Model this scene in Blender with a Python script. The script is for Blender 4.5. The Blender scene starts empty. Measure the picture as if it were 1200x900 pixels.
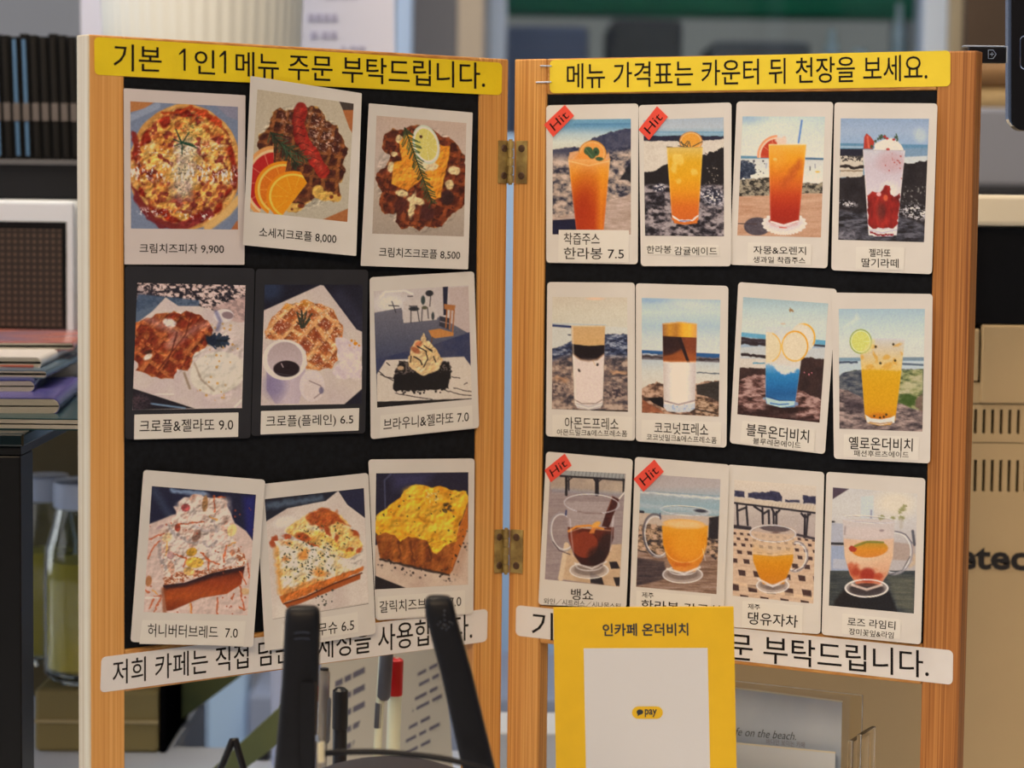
import bpy, bmesh, math, random
import numpy as np
from mathutils import Matrix, Vector
# ================================================================= camera, world, lights, exposure
Z0 = 1.36                                   # height of the hinge line's top above the floor
FPX, CY, CZ = 2756.58, -1.28998, -0.0755662
CAMP = np.array([0.0022446, CY, CZ + Z0])
PITCH, ROLL = 0.0786479, 0.0117484
F_ = np.array([0, math.cos(PITCH), -math.sin(PITCH)])
R0 = np.array([1., 0, 0]); U0 = np.cross(R0, F_)
R_ = math.cos(ROLL)*R0 + math.sin(ROLL)*U0; U_ = -math.sin(ROLL)*R0 + math.cos(ROLL)*U0
scene = bpy.context.scene; COL = scene.collection
cd = bpy.data.cameras.new('camera'); cam = bpy.data.objects.new('camera', cd); COL.objects.link(cam)
cd.sensor_width = 36; cd.lens = 36*FPX/1200; cd.clip_start = .05; cd.clip_end = 50
cam.matrix_world = Matrix([[R_[0], U_[0], -F_[0], CAMP[0]], [R_[1], U_[1], -F_[1], CAMP[1]], [R_[2], U_[2], -F_[2], CAMP[2]], [0, 0, 0, 1]])
cd.dof.use_dof = True; cd.dof.focus_distance = 1.21; cd.dof.aperture_fstop = 10
scene.camera = cam
w = bpy.data.worlds.new('world'); scene.world = w; w.use_nodes = True
bg = w.node_tree.nodes['Background']; bg.inputs[0].default_value = (.98, .98, 1.0, 1); bg.inputs[1].default_value = .10
def area(name, loc, size, power, col, target):
    l = bpy.data.lights.new(name, 'AREA'); l.shape = 'RECTANGLE'; l.size, l.size_y = size; l.energy = power; l.color = col
    o = bpy.data.objects.new(name, l); o.location = loc; COL.objects.link(o)
    d = Vector(target) - Vector(loc); o.rotation_euler = d.to_track_quat('-Z', 'Y').to_euler(); return o
area('ceiling_and_fill_light', (-.5, -2.2, Z0+1.15), (1.4, .8), 43, (1, .72, .45), (0, -.1, Z0-.2))
area('ceiling_and_fill_light', (1.0, -1.7, Z0+1.2), (.8, .8), 12, (1, .70, .42), (.1, 0, Z0-.2))
area('window_light', (-2.3, -.6, Z0+.5), (1.2, 1.4), 6, (.95, .95, 1), (-.3, 0, Z0-.1))
area('ceiling_and_fill_light', (-.5, -.05, Z0+1.15), (1.0, .3), 18, (1, .80, .56), (-.3, .75, Z0-.1))  # added fill that brightens the pot and microwave behind the board
area('ceiling_and_fill_light', (.5, .9, Z0+1.2), (.8, .6), 16, (1, .86, .70), (.2, 2.2, Z0-.2))
area('rear_daylight_fill', (-2.45, 1.0, Z0+.05), (1.0, 1.2), 14, (.92, .96, 1), (-.2, .35, Z0-.25))  # added cool fill to brighten the jars; no window is built here
sl = bpy.data.lights.new('sun', 'SUN'); sl.energy = 2.0; sl.angle = .1; sl.color = (1, .92, .82); so_ = bpy.data.objects.new('sun', sl); COL.objects.link(so_)
so_.location = (0, 0, 6); so_.rotation_euler = Vector((.15, .5, -.85)).to_track_quat('-Z', 'Y').to_euler()
scene.view_settings.view_transform = 'Standard'; scene.view_settings.look = 'None'; scene.view_settings.gamma = 1
scene.view_settings.use_curve_mapping = False; scene.view_settings.exposure = 0.0

# ================================================================= geometry helpers
ANG = {-1: 0.6799847, 1: 0.4792705}; GAP = .0015946; PW = .257
VT, VB, VC, SW = .0192225, .2985175, .3194976, .0196169        # rail heights and stile width found from the photograph
def pframe(s):
    t = ANG[s]; c, n = math.cos(t), math.sin(t)
    return Matrix([[c, s*n, 0, s*GAP], [-s*n, c, 0, 0], [0, 0, 1, Z0], [0, 0, 0, 1]])
MP = {s: pframe(s) for s in (-1, 1)}; MPN = {s: np.array(MP[s]) for s in (-1, 1)}
def ray(x, y):
    x = np.asarray(x, float); y = np.asarray(y, float)
    return F_ + R_*((x-600)/FPX)[..., None] + U_*((450-y)/FPX)[..., None]
def at(x, y, d):                          # the point seen at pixel x, y whose distance along world Y from the camera is d
    r = ray(x, y); return CAMP + r*(np.asarray(d, float)/r[..., 1])[..., None]
def atz(x, y, z):                         # ... whose height is z
    r = ray(x, y); return CAMP + r*((z-CAMP[2])/r[..., 2])[..., None]
def loc(s, x, y, n):                      # panel coordinates (x right, z up) of the panel point seen at a pixel, n metres in front of its face
    M = MPN[s]; X, Y, O = M[:3, 0], M[:3, 1], M[:3, 3]
    r = ray(x, y); n = np.asarray(n, float)
    t = ((O - CAMP) @ Y - n)/(r @ Y); P = CAMP + r*t[..., None] - O
    return P @ X, P[..., 2]
class MB:
    def __init__(s): s.v = []; s.f = []; s.m = []
    def add(s, vs, fs, mi=0):
        k = len(s.v); s.v += [tuple(map(float, p)) for p in vs]; s.f += [tuple(i+k for i in f) for f in fs]; s.m += [mi]*len(fs); return s
    def box(s, a, b, bev=0, seg=2, mi=0, M=None):
        bm = bmesh.new(); bmesh.ops.create_cube(bm, size=1)
        for v in bm.verts: v.co = Vector([(a[i]+b[i])/2 + v.co[i]*(b[i]-a[i]) for i in range(3)])
        if bev: bmesh.ops.bevel(bm, geom=bm.edges[:], offset=min(bev, .49*min(abs(b[i]-a[i]) for i in range(3))), segments=seg, profile=.5, affect='EDGES')
        vs = [(M @ v.co if M else v.co) for v in bm.verts]; fs = [[v.index for v in f.verts] for f in bm.faces]; bm.free(); return s.add(vs, fs, mi)
    def prism(s, poly, off, mi=0):        # polygon of 3D points pushed along off
        n = len(poly); off = np.asarray(off, float); P = [np.asarray(p, float) for p in poly]
        return s.add(P + [p+off for p in P], [tuple(range(n))[::-1], tuple(range(n, 2*n))] + [(i, (i+1) % n, n+(i+1) % n, n+i) for i in range(n)], mi)
    def lathe(s, c, prof, n=24, mi=0, rib=0, nr=0):
        vs = []; fs = []
        for j, (r, z) in enumerate(prof):
            for i in range(n):
                a = 2*math.pi*i/n; q = r*(1 + (rib*math.cos(a*nr) if r > 1e-4 else 0)); vs.append((c[0]+q*math.cos(a), c[1]+q*math.sin(a), c[2]+z))
        for j in range(len(prof)-1):
            for i in range(n): fs.append((j*n+i, j*n+(i+1) % n, (j+1)*n+(i+1) % n, (j+1)*n+i))
        fs.append(tuple(range(n))[::-1]); fs.append(tuple((len(prof)-1)*n+i for i in range(n))); return s.add(vs, fs, mi)
    def cyl(s, a, b, r, n=12, r2=None, mi=0):
        return s.tube([a, b], [r, r2 if r2 is not None else r], n, mi)
    def tube(s, pts, r, n=8, mi=0, flat=1.):
        P = [np.asarray(p, float) for p in pts]; rr = r if hasattr(r, '__len__') else [r]*len(P); vs = []; fs = []; up = None
        for i, p in enumerate(P):
            d = P[min(i+1, len(P)-1)] - P[max(i-1, 0)]; d /= np.linalg.norm(d) + 1e-12
            if up is None: up = np.array([0, 0, 1.]) if abs(d[2]) < .9 else np.array([0, 1., 0])
            x = np.cross(up, d); x /= np.linalg.norm(x) + 1e-12; y = np.cross(d, x); up = y
            for k in range(n):
                a = 2*math.pi*k/n; vs.append(p + x*math.cos(a)*rr[i] + y*math.sin(a)*rr[i]*flat)
        for j in range(len(P)-1):
            for i in range(n): fs.append((j*n+i, j*n+(i+1) % n, (j+1)*n+(i+1) % n, (j+1)*n+i))
        fs.append(tuple(range(n))[::-1]); fs.append(tuple((len(P)-1)*n+i for i in range(n))); return s.add(vs, fs, mi)
    def grid(s, P, mi=0):                 # P: array (ny, nx, 3)
        ny, nx = P.shape[:2]; return s.add(P.reshape(-1, 3), [(j*nx+i, j*nx+i+1, (j+1)*nx+i+1, (j+1)*nx+i) for j in range(ny-1) for i in range(nx-1)], mi)
MWD = {}
def obj(name, mb, mats, parent=None, M=None, smooth=False, label=None, cat=None, group=None, kind=None, local=False):
    """one mesh object; mb holds world points unless local, M is the placing frame of a root (children use the parent's)"""
    if parent is not None: M = MWD[parent.name]
    if M is None:
        V = np.array(mb.v); M = Matrix.Translation(((V[:, 0].min()+V[:, 0].max())/2, (V[:, 1].min()+V[:, 1].max())/2, V[:, 2].min()))
    me = bpy.data.meshes.new(name); vs = np.array(mb.v)
    if not local:
        I = np.array(M.inverted()); vs = vs @ I[:3, :3].T + I[:3, 3]
    me.from_pydata(vs.tolist(), [], mb.f)
    mats = mats if isinstance(mats, (list, tuple)) else [mats]
    for m in mats: me.materials.append(m)
    if len(mats) > 1: me.polygons.foreach_set('material_index', mb.m)
    if smooth: me.polygons.foreach_set('use_smooth', [True]*len(me.polygons))
    me.validate(); bm = bmesh.new(); bm.from_mesh(me); bmesh.ops.recalc_face_normals(bm, faces=bm.faces); bm.to_mesh(me); bm.free()
    if smooth == 'auto':
        try: me.set_sharp_from_angle(angle=.7)
        except Exception: pass
    o = bpy.data.objects.new(name, me); COL.objects.link(o)
    if parent is not None: o.parent = parent
    else: o.matrix_world = M
    MWD[o.name] = M; tag(o, label, cat, group, kind); return o
def tag(o, label=None, cat=None, group=None, kind=None):
    for k, v in (('label', label), ('category', cat), ('group', group), ('kind', kind)):
        if v: o[k] = v
    return o
def empty(name, M, label, cat, group=None):
    if not isinstance(M, Matrix): M = Matrix.Translation(tuple(M))
    o = bpy.data.objects.new(name, None); COL.objects.link(o); o.empty_display_size = .02; o.matrix_world = M; MWD[o.name] = M
    return tag(o, label, cat, group)

# ================================================================= materials (display colour under this room's light -> surface colour)
def lin(c):
    c = np.asarray(c, float)/255.; return np.where(c <= .04045, c/12.92, ((c+.055)/1.055)**2.4)
LIT = lin((210, 190, 165))/.80
def alb(c, k=1.):
    a = lin(c)/LIT*k; return a*min(1., .9/max(a.max(), 1e-6))
def mat(name, c, rough=.5, metal=0., var=0., scale=40., bump=0., bscale=200., spec=.5, stretch=(1, 1, 1), raw=False, trans=0, ior=1.45, c2=None, coat=0):
    m = bpy.data.materials.new(name); m.use_nodes = True; N = m.node_tree.nodes; L = m.node_tree.links; b = N['Principled BSDF']
    a = lin(c) if raw else alb(c); b.inputs['Base Color'].default_value = (*a, 1); b.inputs['Roughness'].default_value = rough
    b.inputs['Metallic'].default_value = metal; b.inputs['Specular IOR Level'].default_value = spec
    b.inputs['Transmission Weight'].default_value = trans; b.inputs['IOR'].default_value = ior; b.inputs['Coat Weight'].default_value = coat
    if var or bump:
        tc = N.new('ShaderNodeTexCoord'); mp = N.new('ShaderNodeMapping'); L.new(tc.outputs['Object'], mp.inputs[0]); mp.inputs['Scale'].default_value = stretch
    if var:
        n = N.new('ShaderNodeTexNoise'); n.inputs['Scale'].default_value = scale; n.inputs['Detail'].default_value = 4; L.new(mp.outputs[0], n.inputs['Vector'])
        r = N.new('ShaderNodeValToRGB'); L.new(n.outputs['Fac'], r.inputs[0])
        lo = (lin(c2) if raw else alb(c2)) if c2 is not None else a*(1-var); r.color_ramp.elements[0].position = .3; r.color_ramp.elements[1].position = .7
        r.color_ramp.elements[0].color = (*lo, 1); r.color_ramp.elements[1].color = (*np.clip(a*(1+var*.4) if c2 is None else a, 0, .95), 1); L.new(r.outputs[0], b.inputs['Base Color'])
    if bump:
        n = N.new('ShaderNodeTexNoise'); n.inputs['Scale'].default_value = bscale; n.inputs['Detail'].default_value = 3; L.new(mp.outputs[0], n.inputs['Vector'])
        bp = N.new('ShaderNodeBump'); bp.inputs['Strength'].default_value = bump; bp.inputs['Distance'].default_value = .001; L.new(n.outputs['Fac'], bp.inputs['Height']); L.new(bp.outputs[0], b.inputs['Normal'])
    return m
def wood(name, light, mid, dark, seed=0., fine=900., horizontal=False, contrast=1.):
    m = bpy.data.materials.new(name); m.use_nodes = True; N = m.node_tree.nodes; L = m.node_tree.links; b = N['Principled BSDF']
    tc = N.new('ShaderNodeTexCoord'); mp = N.new('ShaderNodeMapping'); L.new(tc.outputs['Object'], mp.inputs[0])
    mp.inputs['Location'].default_value = (seed*3.1, seed*1.7, seed); mp.inputs['Scale'].default_value = (.006, .3, 1) if horizontal else (1, .3, .006)
    def noise(sc, det):
        n = N.new('ShaderNodeTexNoise'); n.inputs['Scale'].default_value = sc; n.inputs['Detail'].default_value = det; n.inputs['Distortion'].default_value = 0; L.new(mp.outputs[0], n.inputs['Vector']); return n
    a, c = noise(fine, 3), noise(fine/6, 2)
    mx = N.new('ShaderNodeMix'); mx.data_type = 'FLOAT'; mx.inputs[0].default_value = .28; L.new(a.outputs['Fac'], mx.inputs[2]); L.new(c.outputs['Fac'], mx.inputs[3])
    r = N.new('ShaderNodeValToRGB'); L.new(mx.outputs[0], r.inputs[0]); e = r.color_ramp.elements
    e[0].position = .5-.16/contrast; e[0].color = (*alb(dark), 1); e[1].position = .5+.16/contrast; e[1].color = (*alb(light), 1); k = e.new(.5); k.color = (*alb(mid), 1)
    L.new(r.outputs[0], b.inputs['Base Color']); b.inputs['Roughness'].default_value = .52
    bp = N.new('ShaderNodeBump'); bp.inputs['Strength'].default_value = .25; bp.inputs['Distance'].default_value = .0004; L.new(mx.outputs[0], bp.inputs['Height']); L.new(bp.outputs[0], b.inputs['Normal'])
    return m
M_LEFT = wood('pale_pine_orange', (212,150,80), (202,136,66), (186,118,52), 1., 1100, contrast=.8)
M_MID = wood('straight_grain_pine', (208,148,76), (192,128,60), (164,98,40), 2., 1400, contrast=1.1)
M_RIGHT = wood('brown_grain_pine', (178,112,52), (156,92,38), (118,62,24), 3., 1200, contrast=1.1)
M_RAIL = wood('rail_pine', (198,140,72), (182,118,54), (160,98,40), 4., 800, horizontal=True)
M_SIDE = wood('sapwood_edge', (196,178,146), (184,162,130), (166,140,104), 5., 500, contrast=.8)
M_BACK = mat('black_chalkboard', (21,21,22), .8, var=.3, scale=300, spec=.15)
M_BRASS = mat('aged_brass', (176,144,80), .42, .45, var=.5, scale=140, c2=(120,92,50), bump=.3, bscale=500)
M_SCREW = mat('rusty_screw', (84,58,40), .5, .3, var=.4, scale=900)
M_STEEL = mat('steel_wire', (200,196,190), .3, .9)
M_YEL = mat('yellow_label_film', (238,196,30), .34, var=.06, scale=60, bump=.5, bscale=130)
M_YEL2 = mat('yellow_label_film_right', (228,188,44), .42, var=.05, scale=60, bump=.3, bscale=110)
M_WLAB = mat('white_label_film', (214,196,176), .38, var=.03, scale=60, bump=.35, bscale=120)
M_INK = mat('black_print', (20,16,16), .6, spec=.2)
M_CARD = mat('instant_photo_border', (206,188,166), .5, var=.05, scale=35, bump=.15, bscale=90)
M_CARDG = mat('glossy_photo_border', (200,178,160), .22, var=.04, scale=30, bump=.5, bscale=60)
M_CARDB = mat('black_photo_border', (42,39,39), .45, var=.12, scale=60, spec=.3)
M_CAP = mat('caption_tape', (212,194,170), .4, bump=.2, bscale=160)
M_RED = mat('red_sticker', (222,70,50), .45, var=.06, scale=120)
def print_mat(name, rough, bump):
    m = bpy.data.materials.new(name); m.use_nodes = True; N = m.node_tree.nodes; L = m.node_tree.links; b = N['Principled BSDF']
    a = N.new('ShaderNodeAttribute'); a.attribute_name = 'Col'; L.new(a.outputs['Color'], b.inputs['Base Color']); b.inputs['Roughness'].default_value = rough
    if bump:
        tc = N.new('ShaderNodeTexCoord'); n = N.new('ShaderNodeTexNoise'); n.inputs['Scale'].default_value = 70; L.new(tc.outputs['Object'], n.inputs['Vector'])
        bp = N.new('ShaderNodeBump'); bp.inputs['Strength'].default_value = bump; bp.inputs['Distance'].default_value = .001; L.new(n.outputs['Fac'], bp.inputs['Height']); L.new(bp.outputs[0], b.inputs['Normal'])
    return m
M_PRINT = print_mat('photo_print_colours', .38, .12); M_PRINTG = print_mat('glossy_print_colours', .24, .35)

# ================================================================= lettering
_tc = {}
def glyphs(txt, off=0., shear=0.):
    key = (txt, off, shear)
    if key in _tc: return _tc[key]
    c = bpy.data.curves.new('t', 'FONT'); c.body = txt; c.size = 1; c.resolution_u = 3; c.offset = off; c.shear = shear
    o = bpy.data.objects.new('t', c); COL.objects.link(o); dg = bpy.context.evaluated_depsgraph_get(); dg.update()
    me = bpy.data.meshes.new_from_object(o.evaluated_get(dg)); v = np.array([p.co[:2] for p in me.vertices]); f = [tuple(p.vertices) for p in me.polygons]
    bpy.data.objects.remove(o); bpy.data.curves.remove(c); bpy.data.meshes.remove(me)
    lo, hi = v.min(0), v.max(0); a = (v[:, 0]-lo[0])/(hi[0]-lo[0]); b = (hi[1]-v[:, 1])/(hi[1]-lo[1])
    _tc[key] = (a, b, f); return _tc[key]
def bil(q, a, b):
    q = np.asarray(q, float); g = lambda k: q[0][k]*(1-a)*(1-b) + q[1][k]*a*(1-b) + q[2][k]*a*b + q[3][k]*(1-a)*b
    return g(0), g(1)
def inv_bil(q, x, y):
    q = np.asarray(q, float); a = np.full(np.shape(x), .5); b = a.copy()
    for _ in range(6):
        X, Y = bil(q, a, b)
        da = (q[1]-q[0])[:, None]*(1-b) + (q[2]-q[3])[:, None]*b if False else None
        ax = (q[1][0]-q[0][0])*(1-b) + (q[2][0]-q[3][0])*b; ay = (q[1][1]-q[0][1])*(1-b) + (q[2][1]-q[3][1])*b
        bx = (q[3][0]-q[0][0])*(1-a) + (q[2][0]-q[1][0])*a; by = (q[3][1]-q[0][1])*(1-a) + (q[2][1]-q[1][1])*a
        D = ax*by - ay*bx; ex, ey = x-X, y-Y; a = a + (ex*by - ey*bx)/D; b = b + (ax*ey - ay*ex)/D
    return a, b
def sub(q, a0, a1, b0, b1):
    return [tuple(float(t) for t in bil(q, a, b)) for a, b in ((a0, b0), (a1, b0), (a1, b1), (a0, b1))]
# ---------------------------------------------------------------- flat printed pictures (colour per mesh point)
def lattice(seed, n=97):
    return np.random.RandomState(seed).rand(n, n)
class Pic:
    """Paints one small print.  X, Y are the print's own coordinates (a bilinear grid)."""
    def __init__(s, quad, ox, oy, sc, nx, ny):
        a = np.linspace(0, 1, nx)[None, :]; b = np.linspace(0, 1, ny)[:, None]
        q = [((x - ox) * sc, (y - oy) * sc) for x, y in quad]
        f = lambda k: (q[0][k]*(1-a)*(1-b) + q[1][k]*a*(1-b) + q[2][k]*a*b + q[3][k]*(1-a)*b)
        s.X, s.Y = f(0), f(1); s.a = a + 0*b; s.b = b + 0*a
        s.img = np.zeros((ny, nx, 3)) + 128.
    def vn(s, seed, sx, sy=None, dx=0):
        sy = sy or sx; L = lattice(seed); n = L.shape[0]
        x = (s.X + dx) / sx + 31.3; y = s.Y / sy + 17.7
        i = np.floor(x).astype(int); j = np.floor(y).astype(int)
        u = x - i; v = y - j; u = u*u*(3-2*u); v = v*v*(3-2*v)
        g = lambda p, q: L[(j+q) % n, (i+p) % n]
        return g(0,0)*(1-u)*(1-v) + g(1,0)*u*(1-v) + g(0,1)*(1-u)*v + g(1,1)*u*v
    def fbm(s, seed, sx, sy=None, o=3):
        sy = sy or sx; t = 0; w = 0
        for k in range(o):
            t = t + s.vn(seed+k, sx/2**k, sy/2**k) * .6**k; w += .6**k
        return np.clip((t/w - .5)*1.5 + .5, 0, 1)
    def wob(s, amp, cell, seed):
        return s.X + amp*(s.vn(seed, cell)-.5)*2, s.Y + amp*(s.vn(seed+50, cell)-.5)*2
    def poly(s, pts, soft=5, wob=0, cell=20, seed=3):
        X, Y = s.wob(wob, cell, seed) if wob else (s.X, s.Y)
        d = np.full(X.shape, 1e9); ins = np.zeros(X.shape, bool); n = len(pts)
        for k in range(n):
            x0, y0 = pts[k]; x1, y1 = pts[(k+1) % n]
            ex, ey = x1-x0, y1-y0; L = ex*ex+ey*ey + 1e-9
            t = np.clip(((X-x0)*ex + (Y-y0)*ey)/L, 0, 1)
            d = np.minimum(d, np.hypot(X-x0-t*ex, Y-y0-t*ey))
            c = ((y0 > Y) != (y1 > Y)) & (X < ex*(Y-y0)/(ey if ey else 1e-9) + x0)
            ins ^= c
        sd = np.where(ins, -d, d)
        return np.clip(.5 - sd/soft, 0, 1)
    def ell(s, cx, cy, rx, ry=None, rot=0, soft=5, wob=0, cell=20, seed=3):
        ry = ry or rx; X, Y = s.wob(wob, cell, seed) if wob else (s.X, s.Y)
        c, n = math.cos(math.radians(rot)), math.sin(math.radians(rot))
        x = (X-cx)*c + (Y-cy)*n; y = -(X-cx)*n + (Y-cy)*c
        r = np.hypot(x/rx, y/ry); return np.clip(.5 - (r-1)*min(rx, ry)/soft, 0, 1)
    def ring(s, cx, cy, rx, ry, w, rot=0, soft=4):
        return np.clip(s.ell(cx,cy,rx,ry,rot,soft) - s.ell(cx,cy,rx-w,ry-w,rot,soft), 0, 1)
    def line(s, pts, w, soft=4, wob=0, cell=20, seed=3):
        X, Y = s.wob(wob, cell, seed) if wob else (s.X, s.Y)
        d = np.full(X.shape, 1e9)
        for (x0, y0), (x1, y1) in zip(pts, pts[1:]):
            ex, ey = x1-x0, y1-y0; L = ex*ex+ey*ey + 1e-9
            t = np.clip(((X-x0)*ex + (Y-y0)*ey)/L, 0, 1)
            d = np.minimum(d, np.hypot(X-x0-t*ex, Y-y0-t*ey))
        return np.clip(.5 - (d - w/2)/soft, 0, 1)
    def below(s, pts, soft=5, wob=0, cell=25, seed=3):      # everything under a polyline
        xs = [p[0] for p in pts]; ys = [p[1] for p in pts]
        Y = s.Y + (wob*(s.fbm(seed, cell)-.5)*2 if wob else 0)
        return np.clip(.5 + (Y - np.interp(s.X, xs, ys))/soft, 0, 1)
    def put(s, m, c, op=1.):
        m = (m*op)[..., None]; c = np.asarray(c, float)
        s.img = s.img*(1-m) + c*m
    def mix(s, c1, c2, t):
        t = np.clip(t, 0, 1)[..., None]; return np.asarray(c1, float)*(1-t) + np.asarray(c2, float)*t
    def ramp(s, cols, t):
        t = np.clip(t, 0, 1)*(len(cols)-1); k = np.minimum(t.astype(int), len(cols)-2); f = (t-k)[..., None]
        C = np.asarray(cols, float); return C[k]*(1-f) + C[k+1]*f
    def vg(s, y0, y1, cols): return s.ramp(cols, (s.Y-y0)/(y1-y0))
    def hg(s, x0, x1, cols): return s.ramp(cols, (s.X-x0)/(x1-x0))
    def spots(s, m, c, n, r, seed, op=1., rx=1., box=None):
        R = np.random.RandomState(seed); x0, y0, x1, y1 = box or (s.X.min(), s.Y.min(), s.X.max(), s.Y.max())
        t = np.zeros(s.X.shape)
        for _ in range(n):
            q = r*(.5 + R.rand()); t = np.maximum(t, s.ell(x0+(x1-x0)*R.rand(), y0+(y1-y0)*R.rand(), q*rx, q, R.rand()*180, 3))
        s.put(t*m, c, op)
    def th(s, n, lo, hi): return np.clip((n-lo)/(hi-lo), 0, 1)
    def rocks(s, m, cols, seed, cell=30, k=1., sy=None):
        n = s.fbm(seed, cell, sy or cell*.7, 4); s.put(m, s.ramp(cols, np.clip((n-.5)*1.5*k+.5, 0, 1)))
    def shade(s, m, seed, cell, amp=.25, o=3, sy=None):      # printed light and dark of small bumps in the pictured food or rock
        n = s.fbm(seed, cell, sy or cell, o); gy, gx = np.gradient(n); g = -(gx+gy*1.2)*cell/max(abs(s.X[0, -1]-s.X[0, 0])/s.X.shape[1], 1e-6)*.30
        s.img = s.img*(1 + (np.clip(g, -1, 1)*amp*m)[..., None])
    def finish(s, k=1.08, mid=125., grain=3., seed=5):       # tone curve and grain of an instant print
        R = np.random.RandomState(seed); n = R.randn(*s.X.shape)
        n = (n + np.roll(n, 1, 0) + np.roll(n, 1, 1))/1.7
        L = s.img @ np.array([.3, .59, .11]); s.img = np.clip(s.img + ((L-mid)*(k-1) + n*grain)[..., None], 8, 245)
    def glass(s, pts, cols, y0, y1):      # a tumbler outline with layered contents
        m = s.poly(pts, 5); s.put(m, s.vg(y0, y1, cols)); return m

def sprig(p, x0, y0, x1, y1, n, L, col, seed, w=5):
    R = np.random.RandomState(seed); dx, dy = x1-x0, y1-y0; l = math.hypot(dx, dy); ux, uy = dx/l, dy/l
    for k in range(n):
        t = k/n; bx, by = x0+dx*t, y0+dy*t
        for sg in (-1, 1):
            a = .5 + R.rand()*.5; q = L*(.6+R.rand()*.6)*(1-.4*t)
            vx = ux*math.cos(a) - sg*uy*math.sin(a); vy = uy*math.cos(a) + sg*ux*math.sin(a)
            c = np.array(col)*(.7+.7*R.rand())
            p.put(p.line([(bx, by), (bx+vx*q, by+vy*q)], w, 4), c, .9)
    p.put(p.line([(x0, y0), (x1, y1)], w, 4), np.array(col)*.7)

def citrus(p, cx, cy, rx, ry, rot, rind, pith, flesh, soft=4, cut=None, seg=10):
    m = p.ell(cx, cy, rx, ry, rot, soft)
    if cut is not None: m = m*cut
    p.put(m, rind); p.put(m*p.ell(cx, cy, rx*.9, ry*.9, rot, soft), pith); i = m*p.ell(cx, cy, rx*.82, ry*.82, rot, soft)
    p.put(i, flesh); ang = np.arctan2(p.Y-cy, p.X-cx)*seg/2
    p.put(i*np.clip(1-np.abs(np.sin(ang))*6, 0, 1), pith, .6)

# ---- the nine food pictures of the left panel
def pic_pizza(p):
    p.put(1+0*p.X, (118,122,134)); p.put(p.poly([(30,40),(210,40),(130,90),(40,115)],6),(176,110,60))
    p.put(p.line([(40,150),(210,75)],40,10),(140,142,150)); p.put(p.poly([(560,60),(720,70),(720,170),(640,140)],8), (132,124,132))
    p.put(p.poly([(700,790),(720,780),(720,850),(660,850)],6),(170,98,55))
    m = p.ell(380,455,350,392,0,8,wob=6,cell=60); p.put(m, p.mix((214,160,84),(188,120,54),p.fbm(5,40)))
    i = p.ell(385,455,312,352,0,14,wob=18,cell=50,seed=9); p.put(i, p.mix((168,52,26),(112,28,22),p.fbm(15,60)))
    c = p.ell(390,450,290,325,0,22,wob=46,cell=55,seed=19); n = p.fbm(23,62,62,4)
    p.put(c, p.ramp([(182,98,40),(208,138,58),(222,160,76),(230,186,120)], n))
    p.put(c*p.th(p.fbm(41,44,50,3),.55,.80), (160,72,34), .8); p.put(c*p.th(p.fbm(51,34,34,2),.66,.84), (120,40,34), .85)
    p.put(c*p.below([(0,560),(800,560)],90)*p.th(p.fbm(61,40,38,2),.52,.76), (128,46,40), .7)
    p.put(p.poly([(50,560),(110,650),(190,770),(330,800),(440,780),(540,700),(560,760),(400,850),(230,835),(150,790),(60,640)],14,wob=14,cell=40), (116,34,34), .9)
    p.put(p.line([(60,250),(80,320),(62,400)],34,14,wob=8),(134,36,26),.9); p.put(p.line([(420,90),(520,130),(600,185)],34,12,wob=10),(176,58,26),.9)
    p.put(p.line([(240,120),(330,115),(400,88)],14,8,wob=5),(180,62,26),.9); p.put(p.line([(700,480),(690,580)],26,14),(120,34,26),.9)
    p.put(p.line([(520,830),(640,740),(715,650)],44,8),(204,152,84)); p.put(p.line([(520,830),(640,740),(715,650)],44,30),(222,172,100),.5)
    g = p.line([(380,340),(370,600)],120,60,wob=20,cell=30); p.put(g, (206,186,156), .75); p.put(g*p.th(p.fbm(71,12,12,2),.55,.8),(96,88,66),.8)
    w = p.line([(70,480),(660,500)],90,60)*p.th(p.fbm(81,14,26,3),.55,.72); p.put(w,(252,236,216),.9)
    w = p.line([(90,350),(600,340)],60,50)*p.th(p.fbm(82,20,12,3),.62,.8); p.put(w,(248,214,190),.7)
    w = p.line([(110,730),(520,760)],40,30)*p.th(p.fbm(83,14,14,3),.6,.75); p.put(w,(250,226,206),.8)
    p.shade(p.ell(385,455,330,372,0,20),201,34,.38); p.shade(p.ell(385,455,330,372,0,20),221,90,.25)
    p.spots(p.ell(420,200,70,90,0,30),(92,92,46),90,4,7,.7,box=(350,120,500,300))
    for q in (((362,305),(322,218)),((362,305),(405,240)),((362,305),(305,280)),((362,305),(316,322)),((362,305),(455,335)),((362,305),(362,372)),((365,300),(430,312)),((355,300),(335,250)),((385,310),(440,322))): p.put(p.line(q,7,4),(30,66,48))

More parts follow.
